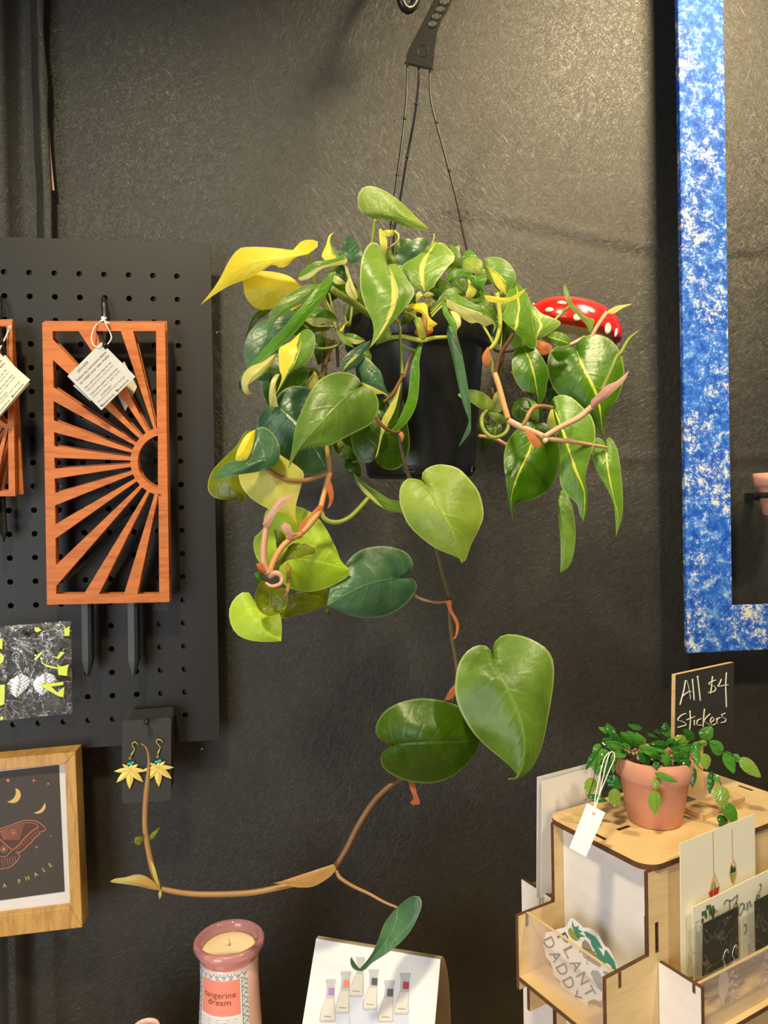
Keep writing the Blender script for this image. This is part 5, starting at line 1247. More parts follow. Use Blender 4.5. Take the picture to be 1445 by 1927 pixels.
leaf('halfL', [(565, 625), (556, 634), (546, 643), (536, 648), (525, 656), (524, 675), (526, 697), (530, 712), (519, 743)], [(565, 625), (572, 620), (582, 620), (592, 631), (592, 650), (586, 672), (570, 688), (546, 703), (532, 724), (519, 743)], .245, .25, .012, .014, mid=[(565, 625), (565, 650), (556, 680), (538, 710), (519, 743)], label='half yellow, half green leaf')
leaf('dark', [(575, 688), (580, 703), (572, 720), (552, 733), (530, 745), (506, 765)], [(575, 688), (545, 660), (512, 672), (494, 700), (489, 718), (495, 742), (506, 765)], .205, .20, .008)
leaf('cream', B2((570, 945), (520, 950), (465, 1020), (440, 1130), (432, 1240), (445, 1345)), B2((570, 945), (535, 1010), (520, 1110), (525, 1230), (545, 1345), (500, 1350), (445, 1345)), .232, .23, .006, label='cream folded leaf')
leaf('bluec', [(526, 767), (520, 752), (528, 738), (547, 727), (568, 727), (590, 735), (612, 760), (625, 800), (625, 850), (613, 882)], [(526, 767), (504, 766), (487, 784), (483, 805), (487, 835), (503, 862), (522, 877), (541, 889), (571, 893), (598, 892), (613, 882)], .225, .22, .010, .014, mid=[(526, 767), (545, 785), (572, 815), (596, 850), (613, 882)])
leaf('mid', [(674, 730), (679, 720), (668, 706), (644, 700), (620, 704), (598, 718), (582, 742), (566, 777), (556, 802), (550, 841), (542, 884)], [(674, 730), (687, 726), (702, 735), (711, 750), (712, 771), (700, 796), (662, 817), (620, 838), (592, 841), (568, 847), (553, 862), (542, 884)], .262, .27, .012, .014, mid=[(674, 730), (640, 758), (600, 800), (565, 842), (542, 884)], label='broad pale green heart leaf')
leaf('blue', [(504, 882), (522, 871), (527, 852), (524, 832), (510, 811), (495, 803), (482, 808), (479, 840), (470, 862), (450, 867), (434, 867), (419, 878), (399, 901)], [(504, 882), (485, 888), (452, 893), (420, 899), (399, 901)], .262, .255, .006, .012, mid=[(504, 882), (498, 866), (470, 876), (435, 886), (399, 901)])
leaf('olive', [(480, 812), (462, 812), (443, 841), (410, 873), (396, 893), (391, 912), (393, 926), (407, 938), (431, 940), (450, 937), (454, 940), (448, 951)], [(480, 812), (474, 850), (462, 880), (458, 905), (463, 930), (462, 942), (448, 951)], .215, .235, .010, .012)
leaf('yellow', A3((365, 420), (310, 450), (270, 510), (245, 570), (240, 610)), A3((365, 420), (355, 490), (340, 570), (320, 605), (240, 612)), .235, .24, label='yellow leaf')
leaf('pale', [(485, 815), (458, 835), (448, 862), (449, 895), (456, 918), (475, 940), (505, 957), (535, 966), (548, 975), (559, 988)], [(485, 815), (520, 850), (560, 878), (572, 893), (565, 920), (557, 950), (556, 970), (559, 988)], .228, .245, .012, .014, mid=[(485, 815), (500, 870), (525, 925), (559, 988)], label='pale yellow leaf')
leaf('lime', [(532, 1045), (508, 1067), (489, 1060), (478, 1037), (478, 1012), (497, 993), (496, 975), (505, 955), (530, 950), (566, 954), (598, 974), (618, 1003), (636, 1040), (642, 1056), (658, 1072)], [(532, 1045), (525, 1075), (535, 1100), (553, 1110), (583, 1114), (614, 1107), (644, 1092), (656, 1082), (658, 1072)], .215, .235, .014, .016, mid=[(532, 1045), (565, 1050), (610, 1058), (658, 1072)], label='large lime green leaf')
leaf('olive', B6((720, 880), (850, 870), (950, 825), (900, 770), (800, 738), (660, 740), (580, 830), (500, 950), (455, 1058)), B6((720, 880), (650, 910), (590, 940), (530, 990), (455, 1058)), .262, .255, .004, .008)
leaf('olive', B6((600, 700), (570, 630), (510, 582), (448, 580)), B6((600, 700), (540, 745), (490, 800), (475, 700), (448, 580)), .258, .26, .004, .006)
leaf('lime', [(490, 1150), (480, 1134), (472, 1118), (460, 1113), (444, 1123), (433, 1140), (431, 1158), (436, 1180), (450, 1197), (475, 1206), (505, 1208), (529, 1207)], [(490, 1150), (510, 1148), (526, 1155), (530, 1175), (530, 1192), (529, 1207)], .225, .25, .008, .012, label='bright lime heart leaf')
leaf('olive', B6((400, 1210), (330, 1160), (270, 1230), (240, 1340), (255, 1440), (310, 1520), (400, 1565)), B6((400, 1210), (480, 1250), (560, 1240), (612, 1290), (612, 1370), (580, 1480), (500, 1545), (400, 1565)), .268, .262, -.012, -.014, label='cupped olive green leaf')
leaf('dark', B6((345, 1170), (300, 1070), (245, 1070), (232, 1110), (255, 1180), (280, 1210)), B6((345, 1170), (310, 1200), (280, 1210)), .25, .25)
leaf('olive', B6((640, 1330), (730, 1290), (900, 1280), (1045, 1255), (1065, 1340), (1050, 1440), (1030, 1465)), B6((640, 1330), (590, 1440), (540, 1585), (700, 1560), (900, 1505), (1030, 1465)), .225, .22, .006, .01)
leaf('dark', B6((1045, 1455), (1040, 1500), (1075, 1550), (1110, 1575)), B6((1045, 1455), (1075, 1480), (1095, 1530), (1110, 1575)), .225, .22)
leaf('blue', [(757, 1088), (772, 1076), (778, 1061), (770, 1045), (758, 1036), (735, 1029), (711, 1028), (684, 1033), (664, 1045), (650, 1062), (636, 1082), (622, 1105), (615, 1140)], [(757, 1088), (772, 1088), (782, 1095), (784, 1105), (778, 1120), (760, 1140), (732, 1157), (700, 1163), (676, 1162), (650, 1155), (629, 1145), (615, 1140)], .205, .235, .010, .016, mid=[(757, 1088), (725, 1092), (680, 1105), (615, 1140)], label='blue-green heart leaf')
leaf('light', A4((550, 135), (520, 118), (460, 112), (425, 150), (416, 200), (425, 265), (460, 345), (520, 410), (600, 470), (680, 505), (725, 525), (737, 550)), A4((550, 135), (532, 110), (540, 75), (580, 48), (640, 38), (720, 58), (780, 115), (830, 185), (853, 290), (835, 360), (790, 450), (760, 535), (737, 550)), .265, .285, .012, .018, mid=A4((550, 135), (610, 240), (690, 380), (737, 550)), label='pale green heart leaf in front of the pot base')
leaf('mid', A4((900, 1035), (890, 1000), (865, 978), (835, 973), (790, 988), (750, 1025), (720, 1080), (706, 1160), (706, 1230), (735, 1320), (800, 1430), (880, 1510), (960, 1575), (1015, 1630), (1030, 1660), (978, 1664)), A4((900, 1035), (902, 980), (930, 935), (990, 917), (1080, 935), (1170, 985), (1210, 1045), (1218, 1110), (1212, 1200), (1190, 1330), (1160, 1480), (1120, 1585), (1075, 1640), (1032, 1668), (978, 1675)), .245, .285, .014, .020, mid=A4((900, 1035), (960, 1170), (1040, 1340), (1070, 1500), (1035, 1655), (978, 1668)), label='largest green heart leaf, lowest at the right')
leaf('dark', [(740, 1401), (722, 1397), (707, 1380), (709, 1361), (722, 1340), (745, 1325), (775, 1316), (800, 1314), (836, 1319), (862, 1328), (885, 1348), (905, 1372), (903, 1394)], [(740, 1401), (724, 1411), (716, 1427), (722, 1446), (745, 1462), (775, 1472), (812, 1474), (845, 1465), (872, 1445), (893, 1420), (903, 1394)], .225, .235, .012, .018, mid=[(740, 1401), (790, 1397), (850, 1396), (903, 1394)], label='dark green heart leaf partly behind the largest one')
leaf('blue', [(748, 1706), (736, 1720), (722, 1740), (712, 1768), (702, 1790), (690, 1808), (672, 1826), (661, 1818), (659, 1804), (662, 1800)], [(748, 1706), (762, 1694), (778, 1686), (790, 1688), (794, 1702), (786, 1726), (772, 1752), (752, 1775), (724, 1797), (700, 1812), (684, 1827), (668, 1824), (662, 1800)], .235, .255, .004, .006, tilt=.012, mid=[(748, 1706), (742, 1740), (722, 1775), (702, 1800), (680, 1824), (662, 1803)], label='small dark green leaf over the white tent card')
# right cluster
leaf('ystripe', [(969, 623), (956, 612), (943, 597), (948, 588), (956, 570), (954, 556), (960, 544), (969, 529)], [(969, 623), (980, 633), (990, 650), (1007, 656), (1010, 640), (1004, 615), (1001, 582), (993, 556), (981, 540), (969, 529)], .245, .20, .010, .012, label='grey-green leaf')
leaf('halfL', [(911, 497), (921, 512), (930, 532), (940, 546), (954, 556)], [(911, 497), (908, 490), (916, 485), (938, 484), (955, 493), (966, 507), (971, 526), (963, 538), (954, 556)], .20, .21, .006, .008, label='half yellow, half green leaf')
leaf('mid', [(911, 497), (912, 508), (920, 525), (935, 545), (954, 556)], [(911, 497), (921, 513), (931, 534), (942, 548), (954, 556)], .197, .205)
leaf('light', [(870, 492), (876, 486), (890, 484), (904, 489), (910, 500), (904, 519)], [(870, 492), (872, 503), (886, 512), (904, 519)], .19, .20)
leaf('bright', [(885, 490), (871, 487), (874, 477), (882, 468)], [(885, 490), (899, 488), (893, 477), (882, 468)], .17, .165)
leaf('mid', [(868, 507), (855, 500), (852, 485), (845, 459)], [(868, 507), (870, 488), (858, 466), (845, 459)], .18, .175)
leaf('blue', [(801, 463), (806, 455), (801, 449), (788, 447), (768, 456), (752, 473), (743, 492), (757, 500)], [(801, 463), (798, 472), (785, 484), (770, 494), (757, 500)], .165, .18, .006)
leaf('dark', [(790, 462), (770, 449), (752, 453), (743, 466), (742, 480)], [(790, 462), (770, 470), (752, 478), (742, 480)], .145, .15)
leaf('var', [(799, 549), (786, 545), (773, 537), (760, 524), (754, 507), (762, 495), (780, 485), (796, 473), (806, 464), (820, 457)], [(799, 549), (812, 543), (826, 524), (840, 505), (854, 490), (853, 478), (842, 465), (831, 459), (820, 457)], .215, .185, .010, .012, mid=[(799, 549), (793, 520), (796, 490), (820, 457)], label='green leaf with a broad yellow centre stripe')
leaf('cream', B3((650, 185), (700, 172), (760, 185), (825, 212)), B3((650, 185), (710, 190), (770, 205), (825, 212)), .18, .175)
leaf('var', [(728, 499), (723, 478), (714, 462), (702, 455), (689, 465), (680, 490), (677, 522), (679, 548), (688, 578), (700, 603), (703, 627), (697, 650), (690, 660)], [(728, 499), (742, 496), (753, 505), (766, 525), (780, 549), (768, 572), (747, 597), (728, 620), (712, 640), (690, 660)], .245, .26, .014, .012, mid=[(728, 499), (741, 530), (745, 560), (738, 590), (717, 628), (690, 660)], label='large variegated leaf hanging over the rim at the centre')
leaf('halfL', B1((560, 440), (430, 440), (300, 350), (350, 210), (385, 90), (448, 45)), B1((560, 440), (560, 340), (490, 290), (420, 200), (400, 130), (448, 45)), .20, .19)
leaf('blue', B1((650, 430), (590, 330), (500, 290), (580, 195), (600, 110), (640, 88)), B1((650, 430), (740, 420), (795, 360), (790, 270), (720, 150), (640, 88)), .205, .19, .006)
leaf('creamR', B1((610, 370), (560, 325), (460, 370), (340, 395), (200, 420), (60, 520), (0, 610)), B1((610, 370), (600, 430), (440, 465), (300, 500), (150, 615), (40, 645), (0, 610)), .21, .205, .006)
leaf('mid', B1((560, 430), (470, 470), (400, 510), (340, 545), (290, 520)), B1((560, 430), (480, 500), (430, 540), (350, 560), (290, 520)), .20, .2)
leaf('cream', B1((585, 440), (590, 530), (620, 620), (590, 710), (600, 790), (660, 860), (725, 888)), B1((585, 440), (620, 500), (650, 590), (690, 690), (735, 800), (742, 850), (725, 888)), .218, .225, .006, label='cream and green leaf')
leaf('blue', B1((560, 560), (480, 560), (470, 500), (560, 450), (600, 560), (600, 650)), B1((560, 560), (520, 640), (560, 670), (600, 650)), .19, .19)
leaf('cream', B1((430, 600), (470, 580), (540, 620), (605, 685)), B1((430, 600), (440, 660), (510, 695), (605, 685)), .205, .205)
leaf('creamR', [(637, 604), (629, 592), (613, 581), (590, 579), (578, 590), (570, 600)], [(637, 604), (621, 606), (603, 611), (590, 614), (580, 607), (570, 600)], .215, .22, .006)
leaf('olive', B2((1190, 350), (1050, 370), (990, 410), (900, 350), (830, 310)), B2((1190, 350), (1180, 400), (1050, 420), (930, 400), (830, 310)), .205, .21)
leaf('dark', B2((1000, 470), (1080, 440), (1130, 520), (1120, 620)), B2((1000, 470), (1010, 560), (1060, 610), (1120, 620)), .16, .16)
leaf('cream', B2((1000, 900), (960, 960), (880, 1040), (820, 1090)), B2((1000, 900), (1040, 980), (1050, 1050), (960, 1130), (820, 1090)), .19, .20, label='cream leaf')
# centre front
leaf('yellow', B3((290, 950), (370, 928), (440, 925), (510, 918), (550, 965), (565, 1060), (600, 1120), (680, 1180)), B3((290, 950), (360, 990), (430, 1028), (500, 1060), (550, 1110), (570, 1180), (545, 1270), (600, 1235), (680, 1180)), .245, .26, .010, .01, label='small folded yellow leaf over the pot rim')
leaf('cream', B3((520, 880), (470, 780), (420, 800), (410, 880), (420, 960)), B3((520, 880), (640, 825), (560, 780), (480, 860), (420, 960)), .225, .23)
leaf('orange', B3((480, 1340), (420, 1330), (395, 1280), (410, 1245), (450, 1260)), B3((480, 1340), (480, 1300), (450, 1260)), .232, .24, name='sheath', label='dry orange sheath')
leaf('orange', B3((500, 1360), (560, 1330), (625, 1270), (610, 1225), (570, 1270)), B3((500, 1360), (520, 1300), (570, 1270)), .232, .24, name='sheath', label='dry orange sheath')
leaf('blue', [(843, 612), (841, 632), (848, 660), (853, 680), (861, 719), (871, 759), (880, 785), (884, 803), (878, 823), (862, 842)], [(843, 612), (856, 622), (864, 645), (871, 674), (879, 719), (885, 759), (886, 790), (884, 815), (862, 842)], .245, .25, .006, .008, mid=[(843, 612), (855, 665), (872, 730), (882, 790), (862, 842)])
leaf('bright', [(835, 562), (832, 575), (834, 590), (841, 602), (851, 620), (860, 633)], [(835, 562), (841, 575), (846, 590), (856, 608), (860, 633)], .25, .26, .002)
leaf('creamR', [(846, 585), (850, 600), (855, 612), (860, 633)], [(846, 585), (858, 587), (866, 597), (867, 611), (860, 622), (860, 633)], .248, .255)
leaf('creamR', [(839, 562), (849, 553), (865, 556), (885, 568), (905, 577), (918, 586), (930, 600), (935, 612), (927, 628)], [(839, 562), (842, 577), (860, 592), (885, 608), (898, 607), (914, 614), (924, 610), (930, 612), (927, 628)], .24, .235, .010, .01, mid=[(839, 562), (862, 573), (895, 585), (920, 595), (933, 612), (927, 628)], label='wavy green and cream leaf')
leaf('bright', [(838, 527), (848, 513), (865, 506), (880, 510), (893, 523), (895, 535)], [(838, 527), (852, 521), (865, 519), (880, 525), (895, 535)], .225, .225)
leaf('pale', [(880, 525), (881, 540), (876, 555), (880, 566)], [(880, 525), (890, 532), (896, 547), (891, 558), (880, 566)], .23, .235, label='pale yellow folded leaf')
leaf('mid', [(872, 551), (858, 542), (842, 545), (828, 558), (818, 575), (808, 584)], [(872, 551), (858, 555), (842, 560), (832, 572), (820, 585), (808, 584)], .232, .238)
leaf('bright', [(903, 549), (892, 540), (882, 524), (885, 519), (893, 518), (908, 520)], [(903, 549), (911, 552), (908, 540), (914, 530), (915, 522), (908, 520)], .235, .235)
leaf('dark', [(895, 562), (880, 560), (868, 552), (850, 545), (840, 535)], [(895, 562), (905, 555), (895, 545), (870, 535), (840, 535)], .20, .2)
leaf('yellow', B4((330, 630), (400, 660), (500, 680), (600, 688), (700, 635), (780, 580), (860, 542)), B4((330, 630), (370, 690), (480, 722), (600, 715), (720, 680), (800, 610), (860, 542)), .25, .26, .002, .003, label='thin yellow blade')
leaf('mid', B4((450, 600), (520, 580), (580, 600), (590, 660)), B4((450, 600), (480, 650), (540, 660), (590, 660)), .21, .21)
leaf('light', B4((600, 900), (530, 860), (505, 830), (500, 740), (560, 690), (640, 690)), B4((600, 900), (670, 900), (690, 820), (680, 720), (640, 690)), .215, .22, .004)
leaf('var', [(1009, 641), (1003, 625), (999, 600), (994, 577)], [(1009, 641), (1025, 633), (1044, 620), (1055, 607), (1037, 597), (1018, 589), (1006, 577), (994, 577)], .215, .21, .004, .006)
leaf('light', B4((720, 1090), (680, 1110), (650, 1200), (690, 1270), (750, 1300)), B4((720, 1090), (800, 1160), (835, 1220), (810, 1290), (750, 1300)), .212, .22)
leaf('ystripe', B4((1115, 1140), (1170, 1095), (1230, 1078), (1330, 1110), (1395, 1180), (1390, 1235)), B4((1115, 1140), (1160, 1200), (1220, 1250), (1310, 1255), (1390, 1235)), .185, .19)
leaf('mid', [(1062, 532), (1060, 543), (1064, 562), (1075, 580), (1090, 597), (1102, 610), (1110, 628)], [(1062, 532), (1070, 548), (1075, 568), (1088, 585), (1105, 597), (1118, 602), (1115, 618), (1110, 628)], .165, .175, .004, .004)
leaf('dstripe', [(1084, 657), (1072, 651), (1054, 649), (1038, 658), (1030, 678), (1031, 705), (1042, 732), (1060, 752), (1085, 770), (1108, 788), (1124, 806), (1135, 829)], [(1084, 657), (1086, 645), (1097, 634), (1120, 629), (1145, 637), (1164, 657), (1174, 688), (1173, 718), (1162, 750), (1145, 772), (1137, 795), (1135, 829)], .175, .195, .012, .016, mid=[(1084, 657), (1097, 692), (1117, 730), (1129, 770), (1135, 829)], label='large dark leaf with a yellow rib at the upper right')
leaf('dstripe', [(984, 653), (973, 654), (965, 668), (963, 690), (968, 712), (980, 731), (998, 739), (1010, 742), (1014, 765)], [(984, 653), (993, 646), (1008, 655), (1022, 675), (1032, 700), (1029, 725), (1026, 742), (1014, 765)], .225, .235, .008, .010, mid=[(984, 653), (998, 680), (1007, 715), (1014, 765)])
leaf('dstripe', [(1006, 800), (996, 793), (980, 802), (960, 822), (950, 845), (948, 870), (952, 905), (956, 935), (965, 981)], [(1006, 800), (1022, 795), (1040, 808), (1052, 832), (1054, 862), (1047, 898), (1032, 922), (1008, 938), (985, 944), (967, 948), (965, 981)], .195, .225, .012, .016, mid=[(1006, 800), (997, 845), (975, 892), (962, 935), (965, 981)], label='round dark leaf with a yellow rib, hanging at the lower right')
leaf('ystripe', [(1040, 764), (1044, 790), (1054, 830), (1054, 870), (1054, 908), (1066, 930), (1085, 947), (1090, 966), (1098, 981)], [(1040, 764), (1037, 756), (1042, 747), (1058, 743), (1077, 749), (1096, 766), (1112, 782), (1120, 808), (1118, 835), (1110, 860), (1101, 897), (1104, 925), (1104, 955), (1098, 981)], .210, .235, .010, .012, mid=[(1040, 764), (1064, 831), (1082, 881), (1100, 925), (1098, 981)], label='glossy leaf with a cream rib')
leaf('pale', [(1040, 765), (1033, 778), (1029, 800), (1038, 810)], [(1040, 765), (1050, 780), (1052, 812), (1038, 825), (1038, 810)], .19, .19)
leaf('mid', [(1049, 931), (1050, 968), (1054, 1008), (1055, 1047), (1054, 1078)], [(1049, 931), (1056, 921), (1069, 934), (1079, 963), (1083, 1002), (1079, 1042), (1070, 1066), (1054, 1078)], .19, .205, .006, .008, tilt=0.006)
leaf('ystripe', [(1141, 842), (1136, 830), (1124, 823), (1113, 832), (1113, 850), (1122, 884), (1140, 915), (1154, 948), (1158, 980), (1159, 1010)], [(1141, 842), (1141, 828), (1147, 823), (1155, 832), (1163, 852), (1169, 894), (1172, 940), (1170, 975), (1159, 1010)], .205, .22, .006, .010, mid=[(1141, 842), (1145, 890), (1155, 940), (1163, 975), (1159, 1010)])
leaf('light', [(925, 774), (908, 771), (887, 758), (866, 748), (861, 742)], [(925, 774), (928, 758), (914, 742), (895, 734), (878, 734), (861, 742)], .215, .21)
leaf('cream', A5((330, 660), (325, 600), (345, 540), (370, 510)), A5((330, 660), (390, 665), (400, 600), (370, 510)), .205, .205)
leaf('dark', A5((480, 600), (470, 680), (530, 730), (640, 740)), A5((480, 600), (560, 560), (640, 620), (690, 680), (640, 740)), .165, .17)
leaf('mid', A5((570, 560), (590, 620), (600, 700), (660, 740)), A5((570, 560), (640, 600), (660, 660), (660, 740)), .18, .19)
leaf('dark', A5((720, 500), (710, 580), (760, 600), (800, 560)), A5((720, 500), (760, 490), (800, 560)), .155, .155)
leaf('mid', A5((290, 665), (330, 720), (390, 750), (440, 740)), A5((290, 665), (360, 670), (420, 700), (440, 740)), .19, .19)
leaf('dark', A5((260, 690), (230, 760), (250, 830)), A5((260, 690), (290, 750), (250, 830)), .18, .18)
# leaves against the pot
leaf('dark', [(706, 863), (694, 871), (676, 866), (664, 846), (661, 820), (672, 790), (700, 765), (725, 745), (751, 722)], [(706, 863), (711, 874), (730, 884), (750, 881), (765, 862), (771, 832), (767, 797), (760, 760), (751, 722)], .235, .225, .006, .010, mid=[(706, 863), (716, 825), (730, 780), (751, 722)], label='dark leaf resting against the pot')
leaf('pale', B5((565, 1460), (610, 1280), (630, 1130), (650, 980), (720, 850), (820, 650), (882, 525)), B5((565, 1460), (600, 1400), (650, 1200), (720, 1040), (800, 880), (850, 700), (882, 525)), .252, .250, .003, .002, label='cream folded edge of the dark leaf')
leaf('blue', B5((390, 540), (380, 400), (330, 300), (420, 220), (540, 290), (640, 410), (680, 560), (740, 700)), B5((390, 540), (400, 620), (560, 610), (650, 660), (740, 700)), .235, .245, .006)
leaf('pale', B5((395, 520), (480, 555), (580, 600), (680, 650), (740, 705)), B5((395, 520), (450, 600), (560, 665), (660, 665), (740, 705)), .25, .25, .002, .002, label='cream leaf edge')
leaf('bright', B5((1060, 110), (1050, 200), (1020, 400), (985, 600), (940, 780), (870, 950), (780, 1110), (670, 1158)), B5((1060, 110), (1155, 0), (1110, 250), (1112, 450), (1085, 750), (1000, 960), (880, 1090), (760, 1150), (670, 1158)), .235, .25, .006, .004, label='narrow bright green leaf in front of the pot')
leaf('blue', [(698, 640), (678, 648), (655, 665), (640, 685), (643, 702)], [(698, 640), (690, 665), (672, 688), (655, 698), (643, 702)], .235, .24)
leaf('pale', B5((380, 170), (280, 220), (200, 310), (160, 395)), B5((380, 170), (300, 250), (220, 320), (160, 395)), .248, .25, .001, .001)
leaf('light', [(632, 618), (636, 632), (647, 646), (668, 656)], [(632, 618), (645, 630), (658, 642), (668, 656)], .225, .235)
leaf('creamR', [(645, 632), (655, 627), (670, 630), (688, 641)], [(645, 632), (658, 644), (672, 648), (688, 641)], .222, .23)
leaf('mid', B1((1130, 1210), (1160, 1280), (1150, 1340), (1080, 1400), (960, 1440)), B1((1130, 1210), (1060, 1300), (960, 1440)), .225, .235)
leaf('mid', B5((490, 120), (520, 200), (500, 260), (430, 200)), B5((490, 120), (440, 140), (410, 180), (430, 200)), .236, .238)
leaf('cream', B5((420, 190), (480, 230), (540, 290), (575, 360)), B5((420, 190), (460, 240), (520, 290), (575, 360)), .25, .25, .001, .001)
leaf('dark', [(664, 872), (652, 862), (648, 880), (655, 892), (678, 898)], [(664, 872), (674, 870), (680, 884), (678, 898)], .215, .22)
leaf('dark', B5((240, 1300), (140, 1380), (130, 1440), (190, 1500), (350, 1490)), B5((240, 1300), (300, 1380), (350, 1490)), .21, .215)
leaf('olive', B5((40, 1290), (60, 1340), (120, 1420), (150, 1340)), B5((40, 1290), (150, 1250), (190, 1300), (150, 1340)), .20, .2)
leaf('mid', [(664, 886), (676, 900), (696, 916), (714, 928), (735, 940), (752, 944), (757, 966)], [(664, 886), (670, 908), (686, 930), (706, 948), (730, 960), (757, 966)], .225, .22, .004, mid=[(664, 886), (680, 912), (706, 938), (757, 966)])
leaf('cream', [(672, 905), (684, 926), (702, 942), (722, 957)], [(672, 905), (688, 920), (706, 938), (722, 957)], .232, .23, .001, .001)
# small top shoots
leaf('pale', B1((1030, 0), (1005, 20), (1010, 130), (1030, 230), (1075, 330)), B1((1030, 0), (1080, 60), (1105, 150), (1100, 260), (1075, 330)), .225, .235, label='small cream bud leaf')
leaf('pale', B1((1060, 25), (1130, 15), (1210, 30), (1215, 60)), B1((1060, 25), (1100, 90), (1160, 95), (1215, 60)), .23, .23)
leaf('light', B1((1110, 245), (1090, 320), (1110, 420), (1150, 470)), B1((1110, 245), (1160, 290), (1200, 380), (1195, 440), (1150, 470)), .215, .22)
leaf('bright', B3((390, 800), (440, 830), (400, 890), (330, 930)), B3((390, 800), (470, 830), (430, 900), (330, 930)), .215, .22)
# extra foliage filling the crown
rnd = random.Random(21)
def crown_leaf(cx, cy, L_, ang, w, mat, d):
    ca, sa_ = cos(ang), sin(ang)
    f = lambda x, y: (cx+x*ca-y*sa_, cy+x*sa_+y*ca)
    Lp = [(0, 0), (-.12, -.22), (-.05, -.42), (.18, -.5), (.5, -.40), (.8, -.18), (1, 0)]
    leaf(mat, [f(x*L_, y*w) for x, y in Lp], [f(x*L_, -y*w) for x, y in Lp], d, d+rnd.uniform(-.02, .02), rnd.uniform(.004, .012), rnd.uniform(.004, .014), rnd.uniform(-.008, .008))
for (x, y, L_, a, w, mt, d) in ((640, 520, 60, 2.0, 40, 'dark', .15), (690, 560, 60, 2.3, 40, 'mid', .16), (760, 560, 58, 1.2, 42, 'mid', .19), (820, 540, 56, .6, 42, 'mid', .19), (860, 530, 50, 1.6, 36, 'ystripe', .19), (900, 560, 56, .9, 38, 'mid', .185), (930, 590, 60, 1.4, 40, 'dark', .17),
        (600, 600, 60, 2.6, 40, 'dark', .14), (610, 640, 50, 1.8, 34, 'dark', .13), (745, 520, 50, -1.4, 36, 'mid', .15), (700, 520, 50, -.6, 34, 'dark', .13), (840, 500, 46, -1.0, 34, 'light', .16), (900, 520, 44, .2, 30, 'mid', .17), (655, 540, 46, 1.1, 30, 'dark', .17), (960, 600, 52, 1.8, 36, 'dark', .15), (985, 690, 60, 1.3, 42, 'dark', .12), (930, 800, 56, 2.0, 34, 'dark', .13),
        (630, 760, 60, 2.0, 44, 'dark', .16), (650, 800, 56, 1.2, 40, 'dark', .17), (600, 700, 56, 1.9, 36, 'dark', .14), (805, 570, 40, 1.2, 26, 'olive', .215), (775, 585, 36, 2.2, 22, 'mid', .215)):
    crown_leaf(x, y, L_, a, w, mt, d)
# ---------------------------------------------------------------- vines and petioles
def vine(nm, mat, pts, ds, r, label=None, seg=10, n=None):
    m = MB(); ds = ds if isinstance(ds, (list, tuple)) else [ds]*len(pts)
    r = [q*0.82 for q in r] if isinstance(r, list) else r*0.82
    if len(ds) != len(pts): ds = [ds[0]+(ds[-1]-ds[0])*i/(len(pts)-1) for i in range(len(pts))]
    pxtube(m, pts, 0, r, seg, n or max(14, len(pts)*6), ds); o = m.build(nm, mat, pl)
    if label: o['label'] = label
    return o
vine('vine', SD, [(752, 640), (755, 700), (755, 760), (752, 808), (753, 835), (760, 868), (772, 905), (795, 970), (820, 1035), (833, 1085), (846, 1128)], [.232, .236, .24, .242, .242, .24, .235, .23, .228, .226, .224], [.0016, .0018, .0022, .0024, .0026], n=60)
vine('vine', SD, [(846, 1128), (845, 1150), (850, 1200), (857, 1240), (860, 1270), (858, 1300), (850, 1325)], [.224, .225, .225, .225, .225, .222, .22], [.0024, .0026, .0026], n=30)
vine('vine', SB, [(850, 1325), (835, 1370), (800, 1430), (760, 1462), (735, 1478), (705, 1506), (675, 1551), (650, 1600), (629, 1634)], [.22, .21, .205, .208, .21, .212, .215, .215, .215], [.0026, .003, .0031, .0030], n=50)
vine('vine', ST, [(629, 1634), (600, 1647), (560, 1661), (520, 1671), (470, 1680), (400, 1683), (350, 1681), (303, 1673)], .215, [.0028, .0030, .0029, .0026], n=50)
vine('vine', ST, [(298, 1668), (288, 1640), (279, 1600), (273, 1560), (273, 1520), (277, 1475), (280, 1440), (279, 1420), (274, 1406), (265, 1399)], [.215, .215, .214, .213, .212, .211, .21, .21, .21, .21], [.0030, .0030, .0028, .0028, .0029, .0016, .0004], n=50, label='upturned growing tip')
leaf('peach', [(303, 1676), (290, 1660), (272, 1648), (255, 1646), (235, 1651), (218, 1653), (207, 1658)], [(303, 1676), (285, 1674), (262, 1668), (235, 1664), (212, 1661), (207, 1658)], .218, .218, .006, .008, name='sheath', label='pointed peach-coloured sheath at the growing tip')
leaf('pale', [(283, 1618), (286, 1635), (291, 1655), (302, 1674)], [(283, 1618), (291, 1632), (297, 1655), (302, 1674)], .219, .219, .001, .001, name='sheath')
leaf('pale', [(302, 1674), (298, 1682), (300, 1693)], [(302, 1674), (304, 1684), (300, 1693)], .219, .219, .001, .001, name='sheath')
leaf('olive', [(271, 1582), (262, 1590), (254, 1586), (254, 1577), (262, 1574)], [(271, 1582), (268, 1575), (262, 1574)], .215, .218, .002, .003)
leaf('olive', [(277, 1582), (284, 1570), (292, 1563), (301, 1556)], [(277, 1582), (287, 1578), (295, 1568), (301, 1556)], .212, .212, .001, .002)
leaf('peach', [(627, 1626), (600, 1635), (560, 1648), (530, 1658), (513, 1662)], [(627, 1626), (632, 1636), (618, 1652), (590, 1668), (560, 1670), (535, 1665), (513, 1662)], .222, .220, .003, .006, name='sheath', label='long peach and cream sheath')
vine('petiole', ST, [(632, 1638), (640, 1652), (665, 1668), (695, 1682), (722, 1697), (748, 1708)], [.215, .218, .22, .224, .23, .235], [.0020, .0016, .0013])
vine('petiole', SB, [(846, 1131), (825, 1134), (800, 1130), (785, 1124), (778, 1118), (768, 1104), (757, 1090)], [.224, .22, .215, .21, .198, .196, .203], .0018)
